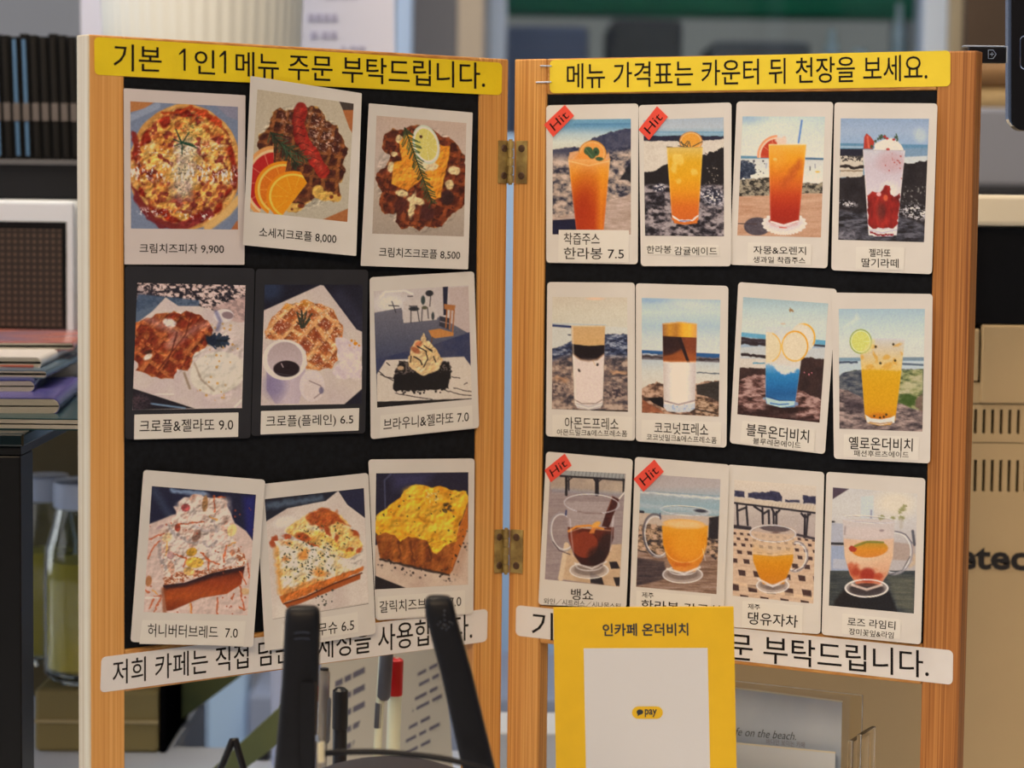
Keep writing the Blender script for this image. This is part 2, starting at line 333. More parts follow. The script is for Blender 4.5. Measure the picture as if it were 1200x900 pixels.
def waffle_tex(p, m, ang, cell, hi, mid, lo, seed, cx=0, cy=0):
    c, s = math.cos(ang), math.sin(ang); x = ((p.X-cx)*c + (p.Y-cy)*s)/cell; y = (-(p.X-cx)*s + (p.Y-cy)*c)/cell
    x = x + .12*(p.vn(seed, cell)-.5)*2; y = y + .12*(p.vn(seed+7, cell)-.5)*2
    fx = np.abs(x-np.floor(x)-.5)*2; fy = np.abs(y-np.floor(y)-.5)*2; r = np.maximum(fx, fy)
    p.put(m, p.mix(lo, mid, p.fbm(seed+3, cell*.7)*.6 + .4*p.th(r, .1, .6)))
    sx = x-np.floor(x)-.5; sy_ = y-np.floor(y)-.5; side = (sx*c-sy_*s) + (sx*s+sy_*c)      # far walls of the pockets catch light
    p.put(m*p.th(r, .38, .55)*p.th(side, .1, .5), p.mix(mid, hi, p.fbm(seed+8, cell*.5)), .6); p.put(m*p.th(r, .38, .55)*p.th(-side, .1, .5), np.array(lo)*.8, .7)
    p.put(m*p.th(r, .66, .80), p.mix(mid, hi, .35+.65*p.fbm(seed+4, cell*.5)), .95)
    p.put(m*p.th(p.fbm(seed+5, cell*.8), .66, .85), lo, .4)

def pic_sausage(p):
    p.put(1+0*p.X, p.vg(70,870,[(182,160,128),(186,166,136),(176,158,130)]))
    p.put(p.poly([(575,140),(700,150),(700,420)],5),(72,58,48)); p.put(p.poly([(600,200),(680,200),(680,380),(640,310)],6),(168,96,50))
    p.put(p.poly([(640,790),(640,900),(480,860)],6),(164,96,50))
    W = [(215,180),(260,205),(310,190),(400,175),(455,185),(500,260),(560,290),(585,350),(615,400),(632,460),(600,520),(620,580),(580,640),(590,720),(545,750),(490,700),(440,720),(400,750),(330,815),(270,810),(250,700),(120,500),(85,420),(95,350),(160,300),(180,220)]
    m = p.poly(W,6,wob=9,cell=25); p.put(m,(196,146,66)); 
    waffle_tex(p, p.poly(W,14,wob=12,cell=30,seed=8)*m, .18, 74, (150,88,42),(104,48,26),(62,28,24),31)
    p.put(m*p.th(p.fbm(35,26,26,3),.62,.8),(60,24,20),.8)
    p.put(m*p.poly([(380,200),(480,230),(590,400),(560,460),(440,450),(400,350)],40)*p.th(p.fbm(36,13,10,3),.55,.78),(214,176,146),.7)
    p.put(m*p.poly([(220,220),(290,200),(290,380),(230,360)],30)*p.th(p.fbm(37,12,10,3),.55,.78),(190,146,120),.6)
    for q in ((500,720,52,30),(560,730,30,26),(450,690,34,40),(300,790,60,28),(330,780,20,16)): p.put(p.ell(*q,0,8,wob=6),(202,150,66))
    for q in ((532,724,12),(577,712,10),(348,778,20,14),(294,798,8)): p.put(p.ell(*(q if len(q)==4 else q+(q[2],)),0,6),(120,52,26))
    s = p.line([(348,195),(330,270),(345,370),(410,460),(480,570)],78,8,wob=7,cell=30); p.put(s,p.hg(290,520,[(120,26,20),(166,42,30),(150,36,24)])); p.put(p.line([(335,190),(320,270),(350,390),(430,480),(470,560)],22,26),(196,84,56),.5)
    for y,x in ((245,330),(300,330),(345,335),(400,360),(440,385),(490,430)): p.put(p.line([(x-38,y+12),(x-5,y-4),(x+34,y+14)],5,5),(84,22,22),.8)
    p.shade(p.poly([(215,180),(455,185),(560,290),(632,460),(580,640),(545,750),(330,815),(250,700),(95,350)],20),202,30,.35)
    sprig(p,165,335,335,540,16,70,(46,62,40),5,7); sprig(p,230,400,390,505,9,55,(56,76,48),6,6)
    cut = p.poly([(30,420),(183,415),(183,520),(130,700),(100,820),(30,820)],4)
    citrus(p,185,640,190,225,0,(214,142,74),(228,176,120),(182,32,30),cut=cut)
    cut = p.poly([(60,500),(268,505),(250,580),(190,700),(150,830),(60,830)],4)
    citrus(p,245,680,176,172,0,(226,128,16),(236,176,70),(214,106,18),cut=cut)
    cut = p.poly([(130,560),(340,560),(384,640),(235,835),(130,840)],4)
    citrus(p,300,720,160,152,0,(226,124,10),(240,178,60),(222,132,14),cut=cut)

def pic_cheese(p):
    p.put(1+0*p.X, p.vg(60,860,[(190,158,132),(186,160,138),(178,154,128),(160,138,116)]))
    W=[(110,190),(170,145),(240,160),(290,125),(350,120),(440,150),(500,200),(540,200),(600,260),(640,330),(655,400),(650,500),(655,640),(590,690),(540,730),(490,790),(440,800),(380,790),(340,825),(300,790),(230,805),(190,760),(190,700),(110,710),(80,640),(100,570),(62,500),(62,430),(120,400),(150,330),(100,270)]
    m=p.poly(W,6,wob=8,cell=26); p.put(m,(178,112,50))
    waffle_tex(p,m*p.poly(W,16,wob=14,cell=30,seed=8),.25,84,(150,72,34),(122,50,26),(66,26,20),44)
    p.put(m*p.th(p.fbm(45,30,30,3),.64,.8),(60,22,18),.8)
    for q in ((212,215,26),(180,312,22,14),(160,398,26,36),(230,570,44,22),(575,420,40,28),(545,515,28,32),(300,650,20,90),(320,620,60,26)): 
        q=q if len(q)==4 else q+(q[2],); p.put(p.ell(*q,12,8,wob=5),(216,180,122))
    p.put(p.ell(530,600,44,50,0,14),(56,30,28)); p.put(p.ell(400,700,50,52,0,26),(76,34,30)); p.put(p.ell(220,650,46,50,0,26),(84,36,28))
    p.put(p.poly([(180,370),(230,350),(215,230),(240,190),(300,180),(330,300),(480,250),(545,262),(530,400),(500,480),(490,600),(440,620),(400,560),(360,470),(270,555),(160,510)],8,wob=6,cell=40),p.mix((222,126,28),(236,146,44),p.fbm(46,60)))
    p.put(p.poly([(310,310),(420,350),(475,390),(440,420),(380,430),(340,400)],12,wob=6),(228,190,134))
    p.shade(p.ell(360,480,300,350,0,20),203,44,.32)
    citrus(p,390,250,86,132,-16,(196,194,160),(222,214,184),(208,186,92),seg=9); p.put(p.ell(356,198,10),(70,30,20))
    sprig(p,250,140,430,640,26,72,(54,72,40),9,8)

def pic_gelato(p):
    p.put(1+0*p.X,(200,176,156)); m=1-p.below([(50,250),(200,200),(500,215),(760,300)],8)
    p.rocks(m,[(34,30,38),(64,54,58),(196,160,140),(214,182,164)],3,20,1.5); p.put(m*p.ell(110,170,100,60,0,60),(60,48,54),.5)
    p.put(p.poly([(90,130),(300,150),(470,170),(470,215),(240,215),(100,300),(60,320),(70,200)],10),(70,86,104),.85)
    p.put(p.poly([(540,215),(760,140),(770,320),(600,280)],14),(190,150,134),.8)
    p.put(p.poly([(55,330),(180,235),(260,150),(340,205),(470,205),(570,240),(600,330),(760,300),(760,860),(440,840),(55,715)],6),p.mix((206,182,160),(196,168,156),p.fbm(7,120)))
    p.put(p.poly([(55,715),(440,840),(55,850)],5),(34,28,34)); p.put(p.line([(170,810),(380,838)],10,8),(120,140,156)); p.rocks(p.ell(100,800,60,50,0,40),[(34,28,34),(90,66,66)],9,12)
    p.put(p.ell(620,265,62,42,-5,6),(212,190,178)); p.put(p.ell(645,262,36,22,10,6),(140,112,108)); p.put(p.line([(572,240),(600,300),(580,350)],22,14),(110,104,130),.7)
    W=[(70,310),(130,290),(200,262),(260,250),(310,235),(350,255),(385,235),(420,240),(500,275),(520,300),(560,350),(540,430),(500,455),(440,500),(400,600),(330,600),(310,655),(230,655),(80,610),(90,560),(62,530)]
    m=p.poly(W,7,wob=8,cell=30); p.put(m,(200,120,56)); waffle_tex(p,m*p.poly(W,14,wob=12,seed=4),-.95,88,(196,112,56),(156,66,32),(110,34,20),55)
    p.put(m*p.th(p.fbm(57,36,36,3),.6,.8),(112,32,18),.75); p.put(m*p.line([(140,280),(330,370),(280,450)],40,40),(206,150,130),.55)
    p.put(m*p.line([(310,440),(450,340),(540,310)],40,40),(200,140,126),.5)
    for q in (((215,600),(385,380),(420,250)),((330,370),(300,480),(245,600))): p.put(p.line(q,9,8),(92,30,22),.8)
    p.put(p.ell(285,310,38,26,10,12,wob=6),(220,196,180)); p.put(p.ell(150,490,26,12,-20,6),(70,36,24)); p.put(p.ell(150,520,30,16,-30,8),(214,190,160))
    p.put(p.ell(580,620,170,130,-12,10),(214,194,166)); p.put(p.line([(440,560),(480,660),(560,730)],10,12),(150,124,100),.8); p.put(p.line([(375,620),(410,715)],14,10),(140,112,84),.8)
    p.put(p.ell(600,560,110,60,0,70),(224,206,184),.6)
    p.spots(p.ell(620,470,110,170,0,50)+p.ell(530,720,120,80,20,30),(196,140,62),60,6,77,.8,box=(440,310,740,820))
    p.shade(p.poly([(70,310),(310,235),(520,300),(560,350),(400,600),(230,655),(62,530)],16),204,40,.35); p.shade(p.ell(600,560,150,240,0,40),214,80,.18)
    sprig(p,520,420,640,420,14,62,(36,46,58),3,12); p.put(p.ell(545,415,36,34,0,14,wob=8),(30,38,52))
    p.put(p.line([(200,750),(310,752)],5,5),(236,222,210),.8); p.put(p.line([(690,830),(730,790)],10,8),(236,226,220))

def pic_plain(p):
    p.put(1+0*p.X,(30,28,40)); p.put(p.ell(120,110,70,60,0,60),(50,62,84),.7); p.put(p.line([(560,150),(700,330)],90,60),(52,48,62),.7)
    p.put(p.poly([(75,240),(440,76),(460,80),(670,360),(705,375),(705,740),(590,840),(50,850)],6),p.mix((206,182,158),(196,170,154),p.fbm(2,150)))
    W=[(85,380),(130,280),(185,240),(215,190),(280,200),(335,165),(385,190),(440,200),(520,235),(550,290),(585,345),(580,420),(530,410),(545,480),(550,560),(500,610),(430,620),(350,612),(355,540),(330,470),(240,430),(90,420)]
    m=p.poly(W,6,wob=7,cell=26); p.put(m,(206,134,64)); waffle_tex(p,m*p.poly(W,12,wob=8,seed=5),.72,100,(232,172,108),(196,112,54),(144,62,28),66,cx=20,cy=10)
    for q in ([(185,295),(260,330),(200,400),(140,350)],[(340,400),(395,460),(360,510),(300,450)],[(400,340),(540,560),(510,520),(400,390)],[(460,290),(520,330),(480,370),(420,330)],[(430,500),(470,590),(390,570)]): p.put(p.poly(q,12,wob=5),(142,60,34),.75)
    p.put(m*p.ell(330,185,50,30,0,20),(226,150,40),.6); p.put(m*p.ell(220,210,40,30,0,20),(214,140,40),.5)
    p.put(m*p.th(p.fbm(67,9,9,2),.66,.85),(240,206,170),.6)
    p.shade(p.poly([(85,380),(215,190),(440,190),(585,345),(550,560),(430,620),(350,600),(330,470),(90,420)],16),205,34,.25); p.shade(p.poly([(530,430),(700,460),(700,680),(540,670)],20),215,36,.25)
    sprig(p,335,350,320,240,3,60,(52,50,36),3,7)
    for q in (((315,350),(290,250)),((318,350),(318,240)),((322,350),(350,245)),((325,345),(385,260)),((322,350),(370,295)),((315,345),(305,290))): p.put(p.line(q,9,5),(50,52,40))
    p.put(p.poly([(530,430),(560,405),(620,430),(700,460),(700,680),(540,670),(520,640),(560,560)],12,wob=14,cell=30),p.mix((222,198,184),(198,168,160),p.fbm(8,40)))
    p.spots(p.ell(680,440,60,40,0,20),(214,132,20),14,9,5,1,box=(610,350,705,480))
    p.put(p.poly([(95,600),(345,560),(340,700),(300,835),(150,835),(95,750)],10),p.hg(90,340,[(150,126,140),(196,170,164),(184,158,156)]))
    p.put(p.ell(150,720,70,80,0,60),(120,104,134),.6)
    p.put(p.ell(385,720,80,100,0,6),(212,188,176)); p.put(p.ell(395,745,66,72,0,8),(210,184,166)); p.put(p.line([(370,690),(440,720),(450,760),(400,800)],7,6),(150,122,116)); p.put(p.ell(445,750,16,22,0,8),(96,86,110),.7)
    p.put(p.ell(210,555,142,130,0,5),(218,196,184)); p.put(p.ell(212,548,112,108,0,8),p.vg(440,660,[(176,148,138),(196,170,160)])); p.put(p.ell(222,612,84,52,0,6),(42,26,30)); p.put(p.line([(190,580),(200,600)],7,5),(190,160,150)); p.put(p.line([(160,640),(250,656)],5,6),(76,66,66))

def pic_brownie(p):
    p.put(1+0*p.X,(192,172,156)); p.put(p.ell(150,170,100,60,0,60),(222,208,190),.7); p.put(p.poly([(500,60),(535,60),(525,250),(505,250)],5),(30,32,52))
    p.put(p.poly([(540,70),(680,60),(690,390),(560,390)],6),(186,160,144)); p.put(p.below([(40,235),(230,200),(240,300),(420,280),(480,260),(690,380)],6),p.vg(200,540,[(112,104,106),(92,88,96),(66,68,86)]))
    p.put(p.poly([(238,160),(420,130),(470,250),(460,280),(250,300)],6),(196,176,158))
    for q in (((280,190),(330,190)),((290,195),(290,300)),((330,195),(345,290)),((365,200),(360,290)),((400,200),(405,270)),((145,185),(210,190)),((165,160),(190,230)),((420,120),(415,190)),((270,125),(300,125))): p.put(p.line(q,7,5),(50,46,52),.85)
    p.put(p.ell(310,208,34,14),(44,44,48)); p.put(p.ell(380,200,18,12),(90,84,60)); p.put(p.ell(370,150,14,30),(56,66,62)); p.put(p.ell(412,105,26,20),(44,42,46)); p.put(p.ell(435,255,10,26),(54,60,60))
    p.put(p.poly([(480,255),(545,270),(540,345),(475,320)],6),(52,50,58)); p.put(p.line([(482,290),(540,305)],6,4),(150,130,120))
    p.put(p.poly([(508,175),(585,185),(575,220),(510,210)],5),(172,104,52))
    for q in (((528,215),(520,330)),((552,215),(545,340)),((575,215),(565,360))): p.put(p.line(q,9,4),(166,98,48))
    p.put(p.poly([(405,350),(480,338),(572,365),(570,385),(450,402),(425,390)],5),(192,122,58)); p.put(p.line([(430,395),(425,430)],7,4),(110,64,36))
    p.put(p.poly([(60,540),(280,485),(450,440),(680,360),(690,560),(60,620)],6),p.mix((48,54,82),(70,68,84),p.fbm(5,70)))
    p.put(p.poly([(125,545),(640,523),(690,590),(695,800),(65,822),(65,640)],6),(206,184,158)); p.put(p.poly([(60,820),(695,798),(695,812),(65,862)],4),(28,24,26))
    for q in (((80,620),(120,655),(170,665)),((90,640),(175,680)),((130,560),(150,580)),((500,740),(600,770),(690,780)),((560,655),(610,665)),((570,730),(690,755)),((640,705),(660,698)),((190,765),(330,790),(430,805))): p.put(p.line(q,6,4,wob=3),(44,34,34),.9)
    B=[(215,550),(260,555),(300,570),(480,560),(540,555),(560,620),(535,735),(300,750),(175,748),(178,640)]
    p.put(p.poly(B,6,wob=6,cell=14),(24,20,22)); p.put(p.poly([(215,550),(540,552),(560,620),(180,640)],8,wob=6,cell=14)*p.th(p.fbm(6,9,9,2),.5,.7),(128,106,92),.8); p.spots(1+0*p.X,(34,26,26),20,6,4,1,box=(170,735,500,765))
    p.put(p.poly([(378,365),(390,410),(420,430),(460,480),(500,545),(470,610),(420,630),(370,650),(320,620),(280,590),(272,540),(290,470),(320,420),(350,415)],6,wob=5,cell=18),p.mix((228,190,134),(204,158,98),p.fbm(9,40)))
    p.put(p.ell(340,440,26,18,-30,10),(206,118,70)); p.put(p.ell(320,480,34,18,30,10),(166,92,54)); p.put(p.ell(222,598,22,14),(188,150,110))
    for q in (((330,455),(390,490),(400,540),(375,590)),((375,450),(430,490)),((310,525),(350,545),(365,575)),((290,520),(285,560)),((440,520),(455,560)),((405,470),(430,480))): p.put(p.line(q,8,4,wob=3),(34,26,28),.95)
    p.put(p.line([(90,130),(120,95),(250,88),(300,110)],10,14),(236,226,214),.7)
    p.shade(p.poly([(378,365),(500,545),(370,650),(272,540)],10),206,34,.35)

def pic_honey(p):
    p.put(1+0*p.X,(30,30,52)); p.put(p.line([(110,80),(220,260)],40,40),(62,70,86),.7); p.put(p.line([(220,80),(430,100)],26,20,wob=6),(140,156,172),.8); p.put(p.poly([(660,120),(740,110),(730,380),(680,330)],40),(36,36,104),.8)
    p.put(p.poly([(40,300),(150,260),(220,230),(560,170),(610,280),(680,330),(730,400),(730,900),(30,900)],10),(206,172,150))
    R=[(300,130),(350,105),(430,110),(540,115),(590,240),(620,400),(640,520),(400,610),(170,620),(130,460),(140,330),(240,260),(240,190)]
    p.put(p.poly(R,10,wob=16,cell=34),p.ramp([(176,118,92),(204,164,138),(216,184,160),(226,200,180)],p.fbm(4,40)))
    for q in ((300,180,60,40),(420,190,60,80),(540,200,44,80),(340,280,90,40),(460,280,70,40),(240,380,80,50),(420,380,100,50),(540,460,90,80),(330,480,90,50),(240,540,70,60)): p.put(p.ell(*q,10,30,wob=10),(222,194,172),.5)
    for q in (((240,350),(310,390),(380,400)),((350,300),(420,330),(500,330)),((420,400),(440,430),(500,400)),((200,300),(230,360)),((470,260),(500,320)),((140,400),(150,500),(180,560))): p.put(p.line(q,18,16,wob=8),(150,134,126),.7)
    p.rocks(p.poly([(160,620),(240,590),(540,560),(620,540),(625,430),(690,510),(670,545),(400,610),(180,670)],8,wob=8,cell=14),[(150,76,44),(196,130,90),(226,196,170)],5,14,1.4)
    S=[(165,665),(300,650),(470,590),(672,548),(650,660),(560,720),(400,745),(220,822),(185,825)]
    p.put(p.poly(S,6),p.vg(560,820,[(96,34,18),(150,58,22),(170,74,26),(130,50,20)])); p.put(p.poly(S,6)*p.line([(165,675),(300,655),(470,600),(672,552)],36,26),(46,24,30),.95); p.put(p.line([(165,690),(175,830)],24,14),(140,66,32),.7)
    for x,y,a,b,r,c in ((190,370,34,26,-40,(226,184,130)),(145,305,24,10,-30,(180,140,130)),(342,460,34,26,-20,(190,136,40)),(360,525,56,34,0,(226,166,62)),(325,580,34,26,10,(222,166,90)),(213,555,22,42,-10,(206,150,118)),(210,480,24,24,-40,(176,132,120)),(425,160,18,50,5,(170,118,70)),(372,360,24,42,25,(156,112,90)),(592,325,28,38,20,(236,196,120)),(595,465,16,20,0,(206,130,90)),(75,640,20,34,5,(176,112,66)),(672,705,30,20,0,(206,160,110)),(305,185,28,24,0,(172,76,70)),(255,310,18,24,0,(150,60,40))): p.put(p.ell(x,y,a,b,r,6),c)
    c=(188,84,40)
    for q in (((80,380),(170,345)),((70,500),(110,420),(140,390)),((430,500),(510,540)),((540,480),(545,520)),((230,470),(310,500),(290,550)),((480,110),(485,210)),((500,120),(545,120)),((690,530),(700,620)),((640,580),(680,660)),((640,670),(655,760),(670,820),(640,800)),((500,740),(500,850)),((340,780),(340,840)),((80,810),(110,740),(150,730)),((110,830),(150,740)),((260,290),(420,270)),((600,720),(590,750)),((400,460),(450,510),(445,570)),((560,420),(545,490)),((60,700),(80,712))): p.put(p.line(q,10,5,wob=5,cell=14),c,.85)
    for q in (((330,780),(340,840)),((100,700),(130,720)),((450,240),(500,260)),((190,400),(180,480)),((570,420),(610,400))): p.put(p.line(q,9,5,wob=5,cell=14),(226,150,60),.85)
    p.spots(p.below([(40,300),(740,160)],10),(164,70,44),70,5,8,.7); p.put(p.line([(55,745),(130,742)],8,6),(240,226,220))
    p.shade(p.poly([(300,130),(540,110),(640,520),(400,610),(170,620),(130,400)],30),207,44,.42); p.shade(p.poly([(40,300),(220,230),(730,400),(730,900),(30,900)],30),217,60,.12)

def pic_sandwich(p):
    p.put(1+0*p.X,(30,32,44)); p.put(p.line([(50,200),(330,160)],34,26,wob=8),(110,124,134),.6); p.put(p.poly([(440,120),(575,100),(580,260),(480,200)],20),(40,40,66),.7)
    p.put(p.poly([(28,290),(150,215),(300,185),(360,175),(430,118),(480,195),(580,270),(600,740),(60,830)],5),p.mix((214,194,170),(196,170,150),p.fbm(3,150)))
    p.put(p.ell(130,290,60,30,-15,20),(224,208,188),.7)
    T=[(130,335),(200,285),(255,250),(340,212),(400,225),(450,260),(495,310),(545,375),(570,415),(550,460),(490,490),(430,480),(360,450),(200,380)]
    p.put(p.poly(T,6,wob=6,cell=20),p.ramp([(196,128,50),(226,180,100),(226,200,160)],p.fbm(5,50)))
    p.put(p.poly([(250,255),(340,212),(400,225),(450,262),(490,310),(420,290),(340,330),(280,310)],16,wob=12,cell=24),p.mix((150,52,22),(190,94,34),p.fbm(6,20)),.92)
    for q in ((235,375,44,20,20),(150,370,26,16,10),(75,400,20,36,10),(420,378,12,22,0),(520,350,30,12,45),(490,445,22,14,-20),(545,445,20,12,-40),(290,420,30,12,30),(370,340,30,14,60)): p.put(p.ell(*q[:4],q[4],8,wob=6),(166,64,26),.9)
    p.put(p.line([(320,350),(440,440),(500,470)],30,20,wob=10),(230,170,66),.8)
    B=[(80,470),(90,430),(75,400),(150,385),(240,400),(380,460),(500,520),(560,540),(555,560),(400,600),(250,660),(130,710),(105,690)]
    p.put(p.poly(B,6,wob=5,cell=20),p.ramp([(222,172,96),(226,204,164),(232,216,190)],p.fbm(8,50)))
    p.put(p.line([(90,440),(100,560),(115,680)],26,22,wob=6),(216,140,56),.8)
    for q in ((140,495,24,18,0),(330,570,50,20,10),(300,630,50,24,-20),(220,650,50,20,-20),(150,680,34,30,0),(240,470,26,36,40),(140,405,30,12,10)): p.put(p.ell(*q[:4],q[4],20,wob=8),(206,116,40),.8)
    p.put(p.poly([(105,700),(250,650),(400,595),(570,535),(565,560),(400,630),(200,715),(120,742)],6,wob=4),(196,102,38)); p.put(p.poly([(130,740),(250,700),(400,630),(555,572),(550,605),(440,650),(220,740),(150,765)],6),(166,78,30)); p.put(p.line([(130,742),(250,705),(400,634),(560,572)],8,5),(92,40,20))
    p.spots(p.poly(B,10)+p.poly(T,20),(44,54,34),110,3.2,3,.85,1.7,box=(120,400,420,620)); p.spots(p.poly(T,20),(52,60,36),60,3,13,.8,1.5,box=(190,290,520,460)); p.spots(1+0*p.X,(60,60,50),14,5,4,.9,box=(300,650,400,750))
    p.put(p.line([(590,300),(598,735),(70,826)],4,4),(184,164,142),.7)
    p.shade(p.poly([(80,470),(130,335),(340,212),(570,415),(555,560),(130,740)],12),208,34,.34)

def pic_garlic(p):
    p.put(1+0*p.X,(34,32,50)); p.put(p.poly([(720,20),(950,20),(900,90),(740,110)],60),(66,62,92),.7); p.put(p.line([(690,220),(685,60),(720,26)],7,8),(110,110,130),.6)
    p.put(p.poly([(630,420),(1150,300),(1150,640),(800,660),(635,590)],6),p.mix((206,176,146),(190,156,130),p.fbm(4,90))); p.put(p.line([(1130,420),(1080,560)],40,50),(160,110,80),.5)
    p.put(p.poly([(636,365),(700,330),(1080,380),(1147,300),(1147,320),(1060,560),(1040,582),(880,545),(660,490)],6),p.ramp([(110,48,18),(150,76,26),(176,96,34)],p.fbm(5,30,60))); p.put(p.poly([(1045,580),(1075,380),(1147,180),(1147,330)],8),(186,98,32)); 
    p.put(p.line([(660,495),(880,548),(1040,584)],12,8,wob=4),(40,26,24),.9)
    for x in (760,830,930): p.put(p.line([(x,400),(x+15,500)],9,10,wob=8),(80,34,18),.7)
    C=[(636,260),(700,210),(775,150),(790,120),(840,88),(880,82),(940,100),(990,92),(1060,118),(1140,118),(1147,180),(1100,300),(1080,400),(1020,420),(975,468),(950,455),(915,395),(820,370),(770,402),(745,365),(690,345),(650,360),(636,340)]
    p.put(p.poly(C,6,wob=5,cell=24),p.ramp([(206,124,22),(232,158,30),(240,176,52)],p.fbm(7,50)))
    for q in (((780,260),(860,250),(920,300),(1010,270)),((800,170),(890,165)),((770,280),(790,220)),((960,200),(1030,190),(1060,240)),((1080,350),(1060,300))): p.put(p.line(q,10,12,wob=8),(176,104,26),.6)
    for q in ((840,125,50,30),(830,230,50,40),(960,240,60,40),(1090,170,50,34),(1020,330,50,50),(850,320,50,30)): p.put(p.ell(*q,0,26),(244,182,50),.6)
    p.put(p.ell(950,150,44,44,0,24)*p.th(p.fbm(9,10,10,2),.5,.7),(240,204,120),.8)
    p.spots(p.poly(C,10),(70,60,34),110,4,5,.9); p.spots(p.ell(1030,215,40,30,0,10),(60,50,36),16,7,6,.8,box=(990,180,1070,240))
    p.spots(p.line([(660,500),(880,570),(1040,590),(1150,330)],60,30),(42,30,30),170,5,9,.9,box=(650,330,1150,640))
    p.put(p.poly([(630,585),(805,655),(630,665)],5),(34,26,30)); p.put(p.line([(1140,330),(1143,636),(800,655)],4,4),(190,166,140),.7)
    p.shade(p.poly([(636,260),(840,88),(1147,120),(1080,400),(975,468),(820,370),(636,340)],12),209,60,.32); p.shade(p.poly([(636,365),(1080,380),(1147,200),(1040,582),(660,490)],10),219,30,.25)

# ---- the twelve drink pictures of the right panel
SKY=[(166,180,184),(196,194,182),(206,196,176)]
def tumbler(p, L, cols, y0, y1, base=True):
    m=p.poly(L,5); p.put(m,p.vg(y0,y1,cols)); x0,x1=L[3][0],L[2][0]
    lo=min(q[0] for q in L); hi=max(q[0] for q in L)
    p.put(m*p.line([L[0],L[3]],10,14),(255,236,200),.25); p.put(m*p.line([L[1],L[2]],10,14),(255,236,200),.25); return m
def pic_d1(p):
    p.put(1+0*p.X,p.vg(50,280,[(108,148,160),(96,136,156),(170,178,170),(196,190,168),(190,180,154)])); p.put(p.line([(200,95),(600,92)],10,10),(76,116,146),.8)
    m=p.below([(40,270),(200,250),(240,262),(330,190),(450,150),(600,120)],5,wob=6,cell=20); p.rocks(m,[(48,46,58),(120,106,98),(168,140,118),(196,166,142)],3,46,1.1)
    p.put(m*(1-p.below([(40,320),(300,330),(420,300),(600,260)],70)),(48,52,74),.8); p.put(p.poly([(570,400),(600,370),(600,500),(520,480)],10,wob=8),(30,30,34),.9)
    p.put(p.below([(40,760),(300,690),(600,580)],10),p.mix((156,126,104),(190,160,140),p.fbm(6,70,14))); p.put(p.poly([(40,768),(210,758),(230,880),(40,880)],5),(32,32,52))
    p.put(p.line([(40,740),(190,690)],14,10),(180,152,130),.7)
    p.put(p.poly([(155,345),(165,290),(200,285),(225,280),(240,300),(400,330),(440,290),(452,345)],8,wob=4),(214,150,96),.95)
    citrus(p,325,300,98,92,0,(206,130,50),(226,160,90),(222,140,60))
    p.put(p.ell(260,340,60,50,0,24),(222,130,50),.8)
    m=tumbler(p,[(155,340),(450,340),(405,836),(212,836)],[(222,150,80),(214,124,26),(204,96,18),(184,66,18),(176,58,20)],340,836)
    p.put(m*p.ell(260,640,80,160,10,120),(150,34,16),.6); p.put(m*p.line([(400,420),(385,830)],50,50),(226,140,30),.6); p.put(m*p.line([(160,352),(300,385),(445,352)],6,6),(240,190,130),.6)
    for q in ((297,282,32,30,50),(352,288,24,30,-10),(375,338,28,14,5),(320,310,30,24,30)): p.put(p.ell(*q[:4],q[4],5,wob=2),(62,84,52)); 
    p.put(p.line([(275,262),(325,325)],4,4),(110,130,90),.7); p.put(p.ell(350,290,8,10),(40,50,34))

def pic_d2(p):
    p.put(1+0*p.X,p.vg(50,180,[(160,164,164),(170,170,166),(120,150,158)])); p.put(p.line([(60,148),(620,150)],8,8),(96,138,156),.8)
    p.put(p.below([(60,178),(400,172),(620,178)],5,wob=4),(44,42,56)); p.put(p.below([(60,212),(480,208),(620,195)],6,wob=5),p.mix((196,176,152),(206,186,160),p.fbm(2,40)))
    p.spots(p.below([(60,215),(620,205)],3)*(1-p.below([(60,420),(620,280)],9)),(90,70,66),22,4,3,.7,3)
    m=p.below([(60,432),(130,420),(220,370),(440,330),(480,310),(600,260),(620,258)],5,wob=12,cell=24); p.put(m,(36,30,30)); p.spots(m,(150,130,110),26,4,6,.8,box=(460,380,620,560))
    m=p.below([(60,520),(620,520)],20); p.rocks(m,[(32,28,32),(70,62,64),(120,104,100),(160,142,134)],7,40,1.3,24)
    p.rocks(p.ell(165,540,44,28,-10,14)+p.ell(540,600,90,60,20,50),[(44,42,52),(90,86,96),(214,196,186)],9,16,2)
    citrus(p,388,215,82,70,0,(196,124,60),(226,170,100),(216,140,44)); 
    for q in (((270,195),(370,255)),((320,215),(340,255)),((345,240),(365,212)),((360,250),(375,215)),((400,250),(470,215)),((385,262),(380,225)),((220,252),(260,256)),((300,245),(390,262))): p.put(p.line(q,6,4),(50,56,50))
    m=tumbler(p,[(218,258),(472,256),(440,770),(255,770)],[(206,166,80),(212,150,24),(216,146,18),(216,130,20),(206,98,26),(200,92,30)],256,780)
    for q in ((415,430,24),(305,495,20),(270,400,24,40),(300,340,40)): p.put(p.ell(q[0],q[1],q[2],q[3] if len(q)>3 else q[2],0,14,wob=8),(230,186,90),.6)
    p.put(p.line([(222,258),(468,256)],6,5),(186,140,70)); p.put(p.poly([(258,740),(300,765),(345,775),(400,765),(438,735),(432,790),(345,800),(270,790)],5),(206,104,34)); p.put(p.line([(262,742),(300,768),(345,774),(400,768),(436,738)],12,5,wob=3,cell=10),(216,206,206)); p.put(p.line([(310,775),(380,772)],7,4),(96,104,140))

